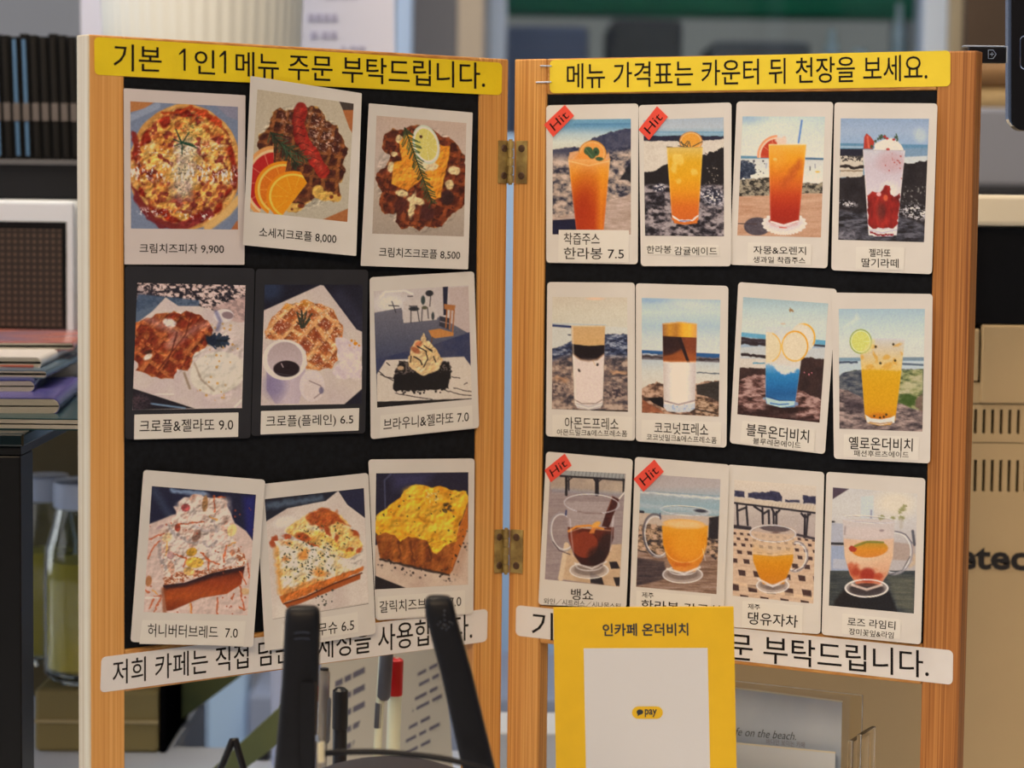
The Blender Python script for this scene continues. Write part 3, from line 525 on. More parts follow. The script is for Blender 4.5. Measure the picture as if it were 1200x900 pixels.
def pic_d3(p):
    p.put(1+0*p.X,p.vg(45,330,[(176,184,178),(200,194,176),(206,196,178)])); p.put(p.ell(110,55,90,30,0,50),(120,150,166),.8); p.put(p.ell(300,100,200,60,0,120),(212,202,184),.6)
    p.put(p.below([(45,315),(620,330)],6),(92,130,144)); p.put(p.below([(45,335),(250,335),(620,345)],6),p.vg(340,480,[(196,186,168),(212,202,184)])); p.put(p.line([(510,335),(620,340)],10,5),(76,96,116))
    p.rocks(p.poly([(30,350),(100,355),(150,380),(155,440),(100,475),(30,480)],8,wob=12,cell=18),[(34,40,56),(56,62,74),(90,92,100)],3,16)
    p.spots(1+0*p.X,(66,64,72),12,6,5,.8,box=(120,350,230,450)); p.put(p.line([(535,392),(535,415)],7,4),(66,62,66)); p.put(p.ell(588,428,16,6),(222,170,60)); p.put(p.line([(570,375),(572,400)],6,6),(140,136,140)); p.put(p.line([(230,370),(225,400)],6,6),(150,150,160))
    m=p.below([(30,480),(150,475),(250,468),(480,510),(620,505)],6,wob=8); p.rocks(m,[(40,38,34),(80,70,58),(140,124,100),(160,140,110)],6,26,1.3)
    p.put(p.below([(25,600),(250,595),(500,580),(620,580)],5),p.mix((196,150,116),(178,126,92),p.fbm(7,120,18))); p.put(p.line([(480,640),(620,620)],24,24),(206,164,130),.6)
    p.put(p.ell(165,812,94,64,0,6),p.mix((72,62,66),(96,82,82),p.fbm(8,14))); p.put(p.line([(30,792),(160,795)],6,4),(70,50,46))
    x=np.arctan2(p.Y-792,p.X-355); p.put(p.ell(355,792,160,82,0,5)*np.clip(1-(np.hypot((p.X-355)/160,(p.Y-792)/82)-(.96+.05*np.cos(x*30)))*24,0,1),(214,196,182)); p.put(p.ell(350,790,120,50,0,30),(196,170,160),.6)
    citrus(p,305,320,142,150,0,(222,140,90),(230,176,140),(186,60,34),cut=p.poly([(150,150),(305,165),(305,330),(160,330)],4)); 
    p.put(p.line([(478,68),(455,222)],13,5),(90,124,170)); p.put(p.line([(484,68),(466,190)],4,4),(140,166,196),.7)
    p.put(p.ell(335,215,40,34,0,14,wob=10),(216,180,150)); p.put(p.ell(270,245,24,20,0,10),(206,110,70))
    m=tumbler(p,[(245,235),(510,235),(458,772),(255,772)],[(226,160,60),(222,140,24),(214,118,22),(204,92,26),(186,60,24),(166,42,22),(160,40,22)],235,790)
    p.put(m*p.line([(460,370),(400,460),(350,520)],46,40,wob=10),(184,76,28),.7); p.put(m*p.poly([(255,250),(300,240),(380,330),(300,420),(262,350)],40),(226,146,50),.5); p.put(p.line([(250,238),(500,236)],8,6),(232,190,130),.8); p.put(m*p.ell(290,340,14,10),(240,190,110),.6)
    p.put(p.ell(350,775,100,24,0,6),(160,40,22)); p.put(p.line([(262,780),(350,805),(450,775)],14,6),(222,190,180)); p.put(p.line([(262,800),(350,822),(448,795)],12,8),(206,160,150),.8); p.put(p.line([(320,818),(370,822)],6,4),(190,60,40))

def pic_d4(p):
    p.put(1+0*p.X,p.vg(20,200,[(136,150,166),(150,160,172),(140,156,172)])); p.put(p.ell(590,140,40,50,-30,40),(186,186,186),.7)
    p.put(p.below([(35,192),(640,203)],5),(92,128,148)); p.put(p.line([(45,218),(190,220)],12,10),(170,178,176),.8); p.put(p.below([(440,230),(640,225)],14)*p.poly([(440,200),(650,200),(650,340),(440,340)],3),(116,136,150)); p.put(p.poly([(440,290),(640,280),(640,340),(440,345)],10),(190,184,172))
    p.put(p.poly([(35,232),(200,232),(200,300),(35,300)],5),(40,38,48)); p.put(p.poly([(35,280),(200,285),(200,430),(35,430)],8,wob=4),(196,176,150)); p.spots(p.poly([(35,275),(200,275),(200,320),(35,320)],6),(60,54,50),40,4,3,1,2,box=(35,275,200,320))
    p.put(p.line([(35,352),(100,352),(130,366),(195,355)],20,5,wob=4),(46,36,34)); p.put(p.line([(40,385),(195,384)],8,6,wob=4),(130,106,76))
    m=p.below([(30,432),(190,422),(480,335),(560,325),(620,315),(640,312)],5,wob=8); p.put(m,p.mix((34,28,30),(52,44,44),p.fbm(7,50)))
    p.spots(m,(140,130,116),50,4,8,.8,1.6,box=(440,490,630,680)); p.rocks(m*(p.ell(560,670,110,50,10,40)+p.ell(90,610,60,20,10,16)),[(30,26,28),(60,54,56),(206,190,180)],9,13,2.2)
    m=p.below([(25,650),(140,670),(440,690),(630,760)],20); p.rocks(m,[(36,32,34),(62,58,62),(96,90,92)],5,60,1.2,16); p.rocks(p.ell(80,820,80,40,0,30),[(60,56,60),(130,120,120)],3,20)
    p.put(p.poly([(200,232),(205,150),(220,125),(250,150),(275,185),(262,232)],5),(176,56,40)); p.put(p.line([(228,150),(235,220)],12,12),(222,120,90),.7)
    p.put(p.poly([(262,240),(280,200),(310,180),(350,165),(400,155),(430,180),(460,210),(480,245)],6,wob=5),(212,196,180)); 
    for x,y,r in ((320,150,14),(345,150,10),(425,150,10),(432,170,8),(300,165,8),(282,180,8),(255,215,10)): p.put(p.ell(x,y,r,r*1.3,20,4,wob=4,cell=6),(66,80,56))
    for x,y in ((345,148),(408,168),(368,237),(362,160)): p.put(p.ell(x,y,10,8),(176,40,36))
    p.put(p.line([(425,128),(435,170)],6,4),(60,80,56))
    m=tumbler(p,[(195,236),(487,242),(428,828),(235,828)],[(190,178,172),(190,168,164),(196,176,172),(200,184,180),(204,190,186),(200,186,184)],236,828)
    p.put(m*p.ell(390,320,90,70,0,60),(186,140,136),.6); p.put(m*p.ell(380,520,60,60,0,50),(214,200,194),.6); p.spots(m,(170,70,60),14,5,3,.8,box=(340,260,470,440)); p.put(p.ell(368,236,12,8),(176,44,40)); p.put(p.line([(210,240),(480,244)],5,4),(176,158,150),.7)
    r=p.poly([(222,555),(260,525),(320,530),(350,480),(380,485),(385,540),(415,560),(452,540),(440,700),(428,780),(235,780)],6,wob=6,cell=18)*m; p.put(r,p.ramp([(96,24,22),(146,34,28),(176,46,34)],p.fbm(5,40,80))); p.put(p.ell(305,545,16,14),(226,170,160),.9); p.put(p.ell(352,570,16,22,0,8),(210,90,54),.9); p.put(r*p.ell(320,660,30,60,0,30),(80,40,34),.6)
    p.put(p.poly([(232,755),(265,785),(330,795),(400,785),(432,755),(426,815),(400,835),(270,835),(238,810)],5),(206,190,190)); p.put(p.line([(250,808),(300,825),(350,825),(400,822)],13,5,wob=4,cell=8),(140,40,40)); p.put(p.line([(236,790),(330,810),(430,790)],5,5),(150,130,140),.6)

def pic_d5(p):
    p.put(1+0*p.X,p.vg(50,260,[(196,176,148),(200,184,156),(198,184,158)])); p.put(p.ell(345,60,60,10,0,8),(216,176,140))
    p.put(p.below([(45,240),(570,262)],8),(196,186,166)); p.put(p.line([(45,248),(172,258)],17,5),(44,54,92)); p.put(p.line([(155,314),(172,316)],7,4),(40,46,70)); p.put(p.line([(45,236),(420,246)],5,6),(150,166,170),.7)
    m=p.below([(45,410),(100,395),(170,360),(400,310),(480,312),(570,308)],5,wob=6); p.rocks(m,[(34,38,56),(52,58,78),(90,94,110),(150,148,150)],3,34,1.1,16)
    m=p.below([(45,500),(180,450),(400,470),(570,470)],40); p.rocks(m,[(60,54,58),(104,86,80),(150,120,100),(180,150,126)],4,44,1.2,30)
    p.put(p.ell(100,630,50,24,10,20,wob=10),(196,140,96),.8); p.put(p.ell(510,582,60,16,0,14,wob=8),(206,150,104),.8); p.put(p.line([(410,600),(560,600)],16,12,wob=8),(50,44,50),.7); p.rocks(p.ell(80,690,50,60,0,40)+p.ell(490,720,80,60,0,50),[(60,50,54),(120,96,86),(170,140,116)],11,20,1.4)
    p.put(p.line([(45,842),(575,850)],10,5),(34,28,28))
    m=p.poly([(178,250),(415,250),(398,800),(380,830),(300,842),(220,830),(198,790)],5); p.put(m,p.vg(250,840,[(196,150,96),(206,156,92),(206,150,84)]))
    p.put(m*p.below([(180,378),(300,392),(415,385)],4),(34,24,26)); p.put(m*p.below([(190,450),(240,490),(300,500),(360,490),(405,450)],14),(214,190,170)); p.put(m*p.line([(190,450),(240,488),(300,498),(360,488),(405,450)],8,16),(176,110,60),.6)
    p.put(m*p.poly([(190,500),(405,500),(395,800),(205,800)],60),(216,188,168),.7); p.put(p.ell(232,565,7,12,-30),(44,34,34)); p.put(p.ell(361,524,8,10,20),(44,34,34)); p.put(p.line([(330,495),(345,530)],5,8),(196,150,90),.5)
    p.put(m*p.line([(200,770),(250,798),(350,798),(395,770)],6,5),(110,86,76),.8); p.put(m*p.below([(198,790),(300,812),(398,790)],5),(190,172,158)); p.put(p.line([(205,805),(300,832),(390,805)],6,5),(222,208,196)); p.put(m*p.line([(184,260),(208,800)],8,8),(222,200,170),.6); p.put(m*p.line([(180,254),(412,254)],7,6),(206,180,140),.8)

def pic_d6(p):
    p.put(1+0*p.X,p.vg(50,430,[(156,172,180),(184,188,184),(164,176,180),(190,188,176),(196,190,176)])); p.put(p.ell(400,90,160,36,4,60),(196,192,180),.8); p.put(p.ell(110,60,100,16,0,24),(136,158,170),.8)
    p.put(p.below([(45,410),(590,436)],5),(40,82,124)); p.put(p.below([(45,432),(300,445),(590,466)],8,wob=5),(110,100,100)); p.put(p.line([(50,455),(300,470),(590,480)],12,8,wob=6),(60,46,44)); p.put(p.line([(50,437),(150,442)],6,6,wob=4),(190,190,186))
    p.put(p.below([(45,475),(200,480),(590,497)],5),p.vg(480,640,[(176,176,168),(196,186,166),(200,184,160)])); p.put(p.line([(430,568),(480,570),(590,576)],7,5,wob=3),(56,70,84))
    m=p.below([(45,680),(100,650),(150,630),(190,650),(300,700),(440,640),(520,628),(590,622)],5,wob=8); p.rocks(m,[(66,46,38),(120,86,66),(170,128,98),(190,150,120)],4,40,1.1,26)
    p.put(p.poly([(425,655),(590,625),(590,775),(500,735),(430,720)],8),p.mix((48,40,36),(66,56,48),p.fbm(5,40,12))); p.put(p.poly([(80,745),(190,740),(200,820),(120,780)],6),(26,20,22)); p.put(p.poly([(45,760),(120,800),(200,850),(45,850)],10,wob=6),p.mix((166,96,60),(120,66,44),p.fbm(6,24)))
    p.rocks(p.poly([(420,730),(500,745),(590,820),(590,880),(420,870)],10,wob=6),[(70,50,38),(150,112,82),(186,150,118)],8,30,1.4,14); p.put(p.line([(420,825),(590,860)],10,8,wob=4),(46,32,28))
    m=p.poly([(188,222),(310,210),(430,224),(428,340),(415,820),(380,842),(300,848),(220,838),(198,810)],5); p.put(m,(216,196,176))
    p.put(m*(1-p.below([(188,312),(430,322)],4)),p.hg(188,430,[(150,92,50),(196,132,40),(176,110,40),(226,158,40),(232,166,48),(206,140,70)])); p.put(p.line([(195,226),(310,214),(425,226)],8,6),(206,160,100))
    b=m*p.below([(188,310),(430,322)],4)*(1-p.below([(188,485),(250,492),(430,488)],10)); p.put(b,p.hg(188,430,[(60,30,24),(70,34,26),(110,54,32),(130,62,34),(120,58,34)])); p.put(b*p.below([(188,420),(300,410),(430,440)],60),(170,86,36),.7); p.put(p.poly([(290,320),(320,320),(380,495),(360,495)],6),(44,26,26)); p.put(p.poly([(190,315),(310,315),(330,400),(250,440),(195,450)],20)*b,(46,28,28),.8); p.put(m*p.line([(195,487),(420,492)],10,12),(206,120,56),.7)
    p.put(m*p.below([(188,498),(430,500)],10)*(1-p.below([(188,770),(300,795),(420,765)],5)),p.hg(190,430,[(190,168,150),(222,206,186),(220,204,184),(186,164,150)])); p.put(m*p.line([(205,768),(300,793),(415,765)],10,7),(140,114,110),.8); p.put(m*p.below([(198,785),(300,805),(415,780)],5),(190,182,182)); p.put(m*p.th(p.fbm(9,14,10),.6,.8)*p.below([(198,795),(415,790)],5),(120,146,176),.7)

def pic_d7(p):
    p.put(1+0*p.X,p.vg(20,280,[(150,166,162),(176,184,172),(192,190,172),(190,190,176)])); p.put(p.ell(390,106,16,12,30,4,wob=5,cell=8),(150,110,66)); p.put(p.ell(335,200,16,6),(196,170,140))
    p.put(p.below([(50,258),(640,315)],5),(96,150,166)); p.put(p.below([(45,285),(220,305),(620,345)],6),(150,160,164)); p.put(p.line([(50,300),(120,312),(220,316)],20,6,wob=4),(60,46,48)); p.put(p.line([(50,325),(215,340)],26,8,wob=6),(52,38,40)); p.put(p.line([(540,345),(620,352)],13,5),(60,54,62))
    p.put(p.below([(45,360),(220,352),(470,370),(620,362)],6),(184,178,166)); p.put(p.line([(60,412),(130,415),(215,428)],20,5,wob=5),(50,36,36)); p.put(p.below([(45,435),(215,440)],8)*p.poly([(40,430),(215,430),(215,520),(40,520)],4),(200,182,160)); p.put(p.line([(135,470),(210,468)],8,5,wob=4),(60,130,150))
    m=p.below([(40,500),(100,498),(215,505),(450,440),(520,430),(620,440)],5,wob=6); p.put(m,p.mix((50,34,32),(70,46,40),p.fbm(5,50)))
    m=p.below([(40,590),(110,550),(200,545),(330,640),(430,640),(600,720)],8,wob=8); p.rocks(m,[(54,32,28),(96,62,54),(140,100,88),(176,136,120)],6,60,1.2,22)
    p.put(p.poly([(210,740),(430,770),(420,830),(200,820)],30),(44,26,24),.8); p.rocks(p.poly([(30,780),(600,860),(600,900),(30,900)],30),[(40,24,24),(74,46,40)],8,20); p.spots(1+0*p.X,(190,110,110),3,6,5,1,box=(465,530,540,550))
    p.put(p.ell(470,295,86,100,0,5),(206,188,158)); p.put(p.ring(470,295,86,100,12)*p.poly([(380,190),(560,190),(560,340),(500,340),(470,200)],20),(222,160,50)); p.put(p.ell(470,290,60,70,0,30),(216,196,168),.6)
    m=p.poly([(218,220),(380,222),(468,380),(420,715),(415,765),(330,770),(220,740),(216,690)],6); p.put(m,p.vg(220,520,[(190,186,180),(204,190,170),(206,184,156),(200,188,172)]))
    p.put(m*p.ell(235,360,88,104,0,6),(214,188,140),.8); p.put(p.ring(235,360,88,104,9)*m*p.poly([(260,260),(340,260),(340,460),(260,460)],10),(222,170,80)); citrus(p,415,352,92,106,0,(220,166,66),(212,188,150),(214,190,152),seg=0.01)
    p.put(p.ring(415,352,92,106,10)*(1-p.below([(300,250),(560,560)],30)),(222,150,30),.9)
    p.put(m*p.below([(215,480),(260,480),(300,520),(350,545),(390,520),(440,520)],10,wob=14,cell=24),p.vg(480,740,[(116,156,180),(44,118,160),(36,104,150),(34,86,130),(56,110,150)])); p.put(m*p.poly([(260,470),(430,500),(420,530),(340,545),(290,510)],16,wob=10,cell=14),(196,190,180),.8)
    p.put(p.line([(220,690),(300,720),(410,725)],8,6),(30,66,110),.7); p.put(p.poly([(216,700),(310,725),(415,725),(412,755),(320,770),(225,745)],5),(170,186,196)); p.put(p.line([(250,740),(310,750),(370,745)],9,5),(60,110,150)); p.put(p.ell(425,745,14,12),(120,140,170),.8); p.put(p.ell(208,708,10,8),(120,150,170),.8)

def pic_d8(p):
    p.put(1+0*p.X,p.vg(40,370,[(156,172,172),(180,186,176),(196,192,174),(198,190,168)])); p.put(p.poly([(130,110),(150,70),(170,110),(60,170)],30),(206,200,184),.7)
    p.put(p.below([(30,372),(600,370)],8),(120,140,146)); p.put(p.below([(30,395),(600,395)],8),(176,180,176)); p.put(p.line([(30,408),(150,402)],14,6,wob=4),(66,74,88)); p.put(p.line([(460,415),(600,422)],13,6),(84,96,106)); p.put(p.line([(460,380),(600,380)],16,10),(116,126,130))
    m=p.below([(30,500),(60,475),(120,458),(185,455),(440,450),(600,450)],6,wob=5); p.put(m,(86,92,80)); p.rocks(p.poly([(30,500),(60,475),(190,455),(200,640),(30,600)],10),[(52,56,66),(84,84,86),(110,106,100)],4,40,1,14)
    p.rocks(p.poly([(440,460),(600,450),(600,740),(430,690)],10),[(84,90,54),(130,130,80),(160,150,100),(176,160,120)],5,46,1,20); p.put(p.ell(500,660,60,40,10,20,wob=10),(60,80,30),.9); p.put(p.ell(520,560,90,20,-10,24),(186,170,126),.7)
    m=p.below([(30,585),(100,600),(200,650),(440,680),(520,720),(600,730)],10,wob=6); p.rocks(m,[(66,54,54),(104,86,80),(136,112,100),(170,140,124)],7,60,1.1,20); p.put(p.poly([(560,640),(600,620),(600,760),(550,700)],14,wob=6),(110,80,70),.8); p.put(p.poly([(60,640),(200,640),(210,760),(80,730)],50),(60,48,52),.6)
    m=p.poly([(174,345),(262,240),(478,246),(455,460),(412,800),(380,828),(300,834),(225,815),(208,780)],6); p.put(m,p.vg(240,470,[(190,180,166),(200,176,140),(206,172,110),(214,168,80)]))
    for x,y,a,b in ((350,370,26,18),(280,370,12,40),(265,300,20,16),(410,400,14,26),(430,288,26,8),(240,440,30,20),(360,430,40,20),(190,370,10,16),(455,350,8,14)): p.put(m*p.ell(x,y,a,b,-20,10,wob=6),(206,146,50),.75)
    for x,y in ((312,410),(400,282),(280,298),(412,392)): p.put(p.ell(x,y,8,9,0,4),(60,50,30))
    citrus(p,178,262,76,84,0,(146,156,66),(206,206,150),(198,190,92),seg=9); p.put(m*p.ell(200,262,74,84,0,10)*p.poly([(176,240),(300,240),(300,350),(176,350)],6),(206,186,110),.6)
    p.put(m*p.below([(180,460),(300,450),(455,465)],14,wob=6),p.vg(450,800,[(206,150,22),(206,144,14),(206,142,14),(200,126,20)])); p.put(m*p.ell(300,780,80,30,0,20),(190,100,20),.7)
    for x,y in ((352,760),(310,780),(270,770),(335,775)): p.put(p.ell(x,y,8,8,0,4),(70,50,24))
    p.put(p.poly([(208,760),(250,785),(320,792),(380,780),(412,765),(408,815),(310,832),(220,812)],6),(206,194,180)); p.put(p.line([(240,812),(310,822),(390,812)],8,5),(170,110,50),.8); p.put(m*p.line([(262,244),(475,250)],8,6),(196,186,180),.7)

def mug(p, cx, x0, x1, yt, ry, yb, fill, yl, foot, hs, hc):
    """glass mug: rim ellipse, bulging bowl, liquid from yl, foot, handle on side hs"""
    hx = x0 if hs<0 else x1
    m=p.poly([(x0,yt),(x1,yt),(x1-8,yt+(yb-yt)*.3),(x1-14,yt+(yb-yt)*.55),(x1-50,yt+(yb-yt)*.82),(cx+70,yb),(cx-70,yb),(x0+50,yt+(yb-yt)*.82),(x0+14,yt+(yb-yt)*.55),(x0+8,yt+(yb-yt)*.3)],10)
    fx,fy,fw,fh=foot
    p.put(p.ell(fx,fy,fw,fh,0,6),(176,156,142),.75); p.put(p.ell(fx,fy-6,fw*.8,fh*.7,0,10),(96,76,66),.6); p.put(p.ring(fx,fy,fw,fh,7,0,4),(222,208,196),.9); p.put(p.ring(fx,fy-fh*.5,fw*.68,fh*.6,8,0,5),(216,200,186),.8)
    a,b,w,h=hc; p.put(p.ring(a,b,w,h,20,8*hs,6)*(1-m),(190,176,166),.7); p.put(p.ring(a,b,w-2,h-2,5,8*hs,4)*(1-m),(92,82,90),.6); p.put(p.ring(a,b,w-15,h-15,4,8*hs,4)*(1-m),(226,214,204),.8)
    p.put(m,(186,166,154),.35); l=m*p.below([(x0,yl-6),(cx,yl+8),(x1,yl-6)],5); p.put(l,fill)
    return m,l
def rim(p,cx,yt,rx,ry,rot=3): p.put(p.ring(cx,yt,rx,ry,7,rot,4),(222,210,200),.85); p.put(p.ring(cx,yt+2,rx-5,ry-5,3,rot,3),(110,96,98),.5)
def pic_d9(p):
    p.put(1+0*p.X,p.mix((156,134,124),(140,118,112),p.fbm(4,200,9))); p.put(p.poly([(80,60),(600,90),(600,210),(80,170)],8),p.mix((182,156,128),(160,136,116),p.fbm(5,50)))
    p.put(p.line([(100,175),(600,205)],26,26),(140,134,136),.7)
    p.put(p.poly([(150,60),(220,30),(600,62),(600,100),(150,75)],4),(150,144,134)); 
    for x in range(230,600,26): p.put(p.line([(x,34+(x-230)*.07),(x-8,72+(x-230)*.07)],4,3),(84,76,74),.7)
    p.put(p.line([(150,76),(600,106)],15,4),(40,34,38)); p.put(p.line([(190,85),(190,210)],18,4),(36,30,34)); p.put(p.line([(207,85),(208,175)],12,4),(56,50,54)); p.put(p.line([(405,100),(405,205)],28,5),(40,34,38)); p.put(p.line([(592,100),(592,190)],14,4),(46,40,42)); p.put(p.line([(200,112),(235,86)],9,4),(40,34,38)); p.put(p.line([(380,95),(405,125),(440,98)],9,4),(40,34,38))
    p.put(p.poly([(195,545),(250,600),(500,560),(580,555),(565,860),(130,800)],8),p.mix((200,164,124),(182,144,106),p.fbm(6,60,60)))
    p.put(p.line([(190,560),(150,800)],34,6),(206,174,136)); 
    for q in ([(490,680),(545,678),(568,728),(505,730)],[(520,790),(568,788),(568,850),(540,850)],[(355,750),(440,790),(455,842),(360,830)]): p.put(p.poly(q,5),(42,32,34))
    m,l=mug(p,370,190,535,260,70,710,p.vg(430,720,[(96,40,26),(92,32,20),(70,22,18),(50,20,18)]),440,(350,740,138,60),-1,(165,470,95,140))
    p.put(l*p.ell(320,560,92,92,0,8),(132,50,26)); p.put(l*p.ell(240,520,40,60,0,30),(140,56,30),.7); p.put(l*p.ell(470,560,56,90,20,30),(48,30,28),.8); p.put(l*p.ell(400,640,60,60,0,40),(36,22,22),.7)
    p.put(p.line([(205,465),(260,432),(350,425),(450,448)],14,5),(214,130,40)); p.put(p.line([(210,470),(300,440),(380,450),(500,460)],7,6),(226,176,130),.6); p.put(p.ell(400,418,34,18,-30,8),(220,150,60)); p.put(p.poly([(370,440),(400,440),(385,480),(350,480)],5),(210,120,50),.9)
    p.put(p.line([(600,190),(550,250)],9,4),(214,196,180)); p.put(p.poly([(515,218),(562,240),(490,440),(438,430),(470,330)],6),p.mix((84,36,28),(60,26,24),p.fbm(8,16))); p.put(p.line([(512,222),(478,330)],5,4),(170,96,60),.7)
    rim(p,368,272,195,70); p.put(p.line([(190,320),(186,350)],12,5),(50,56,90)); p.put(p.line([(270,325),(330,338),(440,340)],10,6),(110,76,66),.6)
    for q in (((215,380),(240,640)),((520,360),(500,600))): p.put(p.line(q,8,12),(226,210,200),.5)
    p.put(p.line([(250,690),(370,728),(470,680)],12,7),(214,196,180),.8); p.put(p.line([(95,540),(140,600),(215,628)],8,5),(84,64,64),.8)
def pic_d10(p):
    p.put(1+0*p.X,p.vg(50,330,[(170,152,142),(172,156,146),(150,156,154),(140,158,158),(134,152,152)])); p.put(p.line([(60,155),(330,185),(620,205)],16,12,wob=6),(206,196,186),.85); p.put(p.line([(60,150),(620,190)],4,5),(96,126,136),.7); p.put(p.line([(60,255),(620,300)],26,18,wob=8),(176,174,168),.6)
    p.put(p.below([(40,300),(220,320),(560,330),(620,330)],8),(186,160,136)); p.put(p.line([(55,297),(82,300)],18,5),(44,40,50)); p.put(p.poly([(545,340),(615,328),(610,490),(540,500)],8),(44,36,38))
    m=p.below([(40,400),(120,380),(220,400),(540,480),(620,500)],10,wob=10); p.rocks(m,[(56,46,46),(110,84,66),(160,124,90),(190,150,120)],4,34,1.5,20)
    m=p.below([(35,570),(220,620),(530,590),(610,650)],8); p.rocks(m,[(110,80,62),(140,106,84),(160,128,108)],6,120,1,14); p.put(p.poly([(35,620),(230,650),(250,760),(200,780),(35,820)],14),p.mix((46,36,42),(90,70,64),p.fbm(7,70,10)),.92)
    m,l=mug(p,375,208,545,300,60,720,p.vg(380,720,[(222,150,40),(216,132,16),(212,122,12),(206,112,18),(214,130,50)]),400,(360,740,142,62),-1,(180,470,100,155))
    p.put(p.ring(175,465,98,158,13,-8,5)*(1-m)*(1-p.below([(60,640),(300,560)],5)),(76,68,74),.75)
    p.put(m*p.ell(370,385,150,36,3,8),(222,160,80)); p.put(m*p.ell(370,385,120,24,3,14),(226,178,120),.7); p.put(l*p.ell(400,540,110,110,0,60),(228,146,30),.6); p.put(p.ring(375,540,145,120,8,0,6)*l*p.below([(200,560),(560,520)],60),(236,190,120),.5); p.put(l*p.ell(350,670,70,16,0,12,wob=6),(196,90,20),.7)
    p.put(p.ell(487,292,44,12,5,8),(54,50,60)); p.put(p.line([(215,350),(300,330),(500,345),(540,370)],22,30),(190,160,136),.5); rim(p,380,290,175,36,4); p.put(p.line([(252,700),(370,735),(480,690)],16,7),(222,206,190),.8)
    p.put(p.line([(200,310),(204,350)],8,4),(60,64,90)); p.put(p.line([(520,640),(500,560)],6,8),(240,220,200),.5)

def pic_d11(p):
    p.put(1+0*p.X,p.vg(45,420,[(206,184,158),(196,176,154),(176,156,140),(172,150,136)]))
    for q in ([(45,112),(115,120),(115,160),(45,155)],[(135,130),(280,125),(290,115),(350,125),(370,160),(365,192),(140,165)],[(388,178),(490,180),(490,198),(388,194)],[(512,150),(598,155),(598,205),(512,200)]): p.put(p.poly(q,6,wob=4),p.mix((44,42,62),(70,66,84),p.fbm(3,18)))
    p.put(p.poly([(45,160),(300,190),(598,215),(598,265),(280,228),(45,195)],5),(196,172,144)); 
    for x in range(280,600,24): p.put(p.line([(x,205),(x-14,245)],3,3),(150,126,106),.6)
    p.put(p.line([(45,200),(280,228),(598,268)],14,4),(44,38,44))
    for q in (((62,210),(68,350)),((125,225),(135,350)),((75,250),(125,230)),((235,235),(238,340)),((278,250),(280,340)),((330,260),(330,345)),((310,260),(312,340)),((525,280),(520,440)),((180,225),(235,260)),((500,272),(525,300),(560,275)),((300,240),(320,280),(350,250)),((240,275),(275,252))): p.put(p.line(q,15,4),(44,38,44))
    p.put(p.line([(545,275),(532,430)],14,6),(50,44,48)); p.put(p.line([(45,360),(150,372)],24,8),(52,44,48)); p.put(p.line([(470,415),(598,445)],16,8),(60,50,54))
    m=p.below([(35,375),(170,390),(460,430),(600,455)],5); p.put(m,p.mix((206,172,138),(190,152,120),p.fbm(5,60,10)))
    # lattice table: holes shrinking with distance
    R=[(405,9,12,50,48),(440,10,13,55,52),(480,12,15,62,56),(530,14,18,70,62),(590,17,22,84,72),(670,22,26,104,90),(770,28,34,126,100),(850,34,30,140,110)]
    for k,(y,hh,hw,st,dy) in enumerate(R):
        for i in range(14):
            x=45+(k%2)*st*.5-st+i*st*.98; yy=y+(x-40)*.09
            if yy>395+(x-40)*.1: p.put(p.poly([(x-hw,yy-hh),(x+hw*.9,yy-hh*.7),(x+hw,yy+hh),(x-hw*.7,yy+hh*.8)],5)*m,(66,44,42),.95)
    p.put(p.line([(35,740),(300,800),(590,850)],20,10),(214,176,136),.7)
    m,l=mug(p,310,160,455,410,60,750,p.vg(540,750,[(206,140,40),(206,128,20),(200,118,18),(196,116,30)]),555,(305,760,112,56),1,(462,565,86,108))
    p.put(m,(206,164,116),.55); p.put(m*p.below([(160,480),(300,545),(455,500)],30),(206,158,100),.5); p.put(l,p.vg(540,750,[(206,140,40),(206,128,20),(200,118,18),(196,116,30)])); p.put(m*p.line([(170,540),(300,555),(445,540)],5,5),(226,186,130),.7)
    p.put(p.ell(308,402,162,58,0,5),(190,158,132),.5); p.put(p.ell(320,372,102,24,4,5),(82,66,66),.85); p.put(p.ell(325,402,30,6),(96,66,60),.7); rim(p,306,408,158,60,2); p.put(p.line([(205,715),(305,768),(410,715)],14,7),(216,196,184),.8)
    for q in (((515,640),(470,660)),((545,590),(520,630)),((480,635),(440,660))): p.put(p.line(q,7,4),(80,60,60),.7)
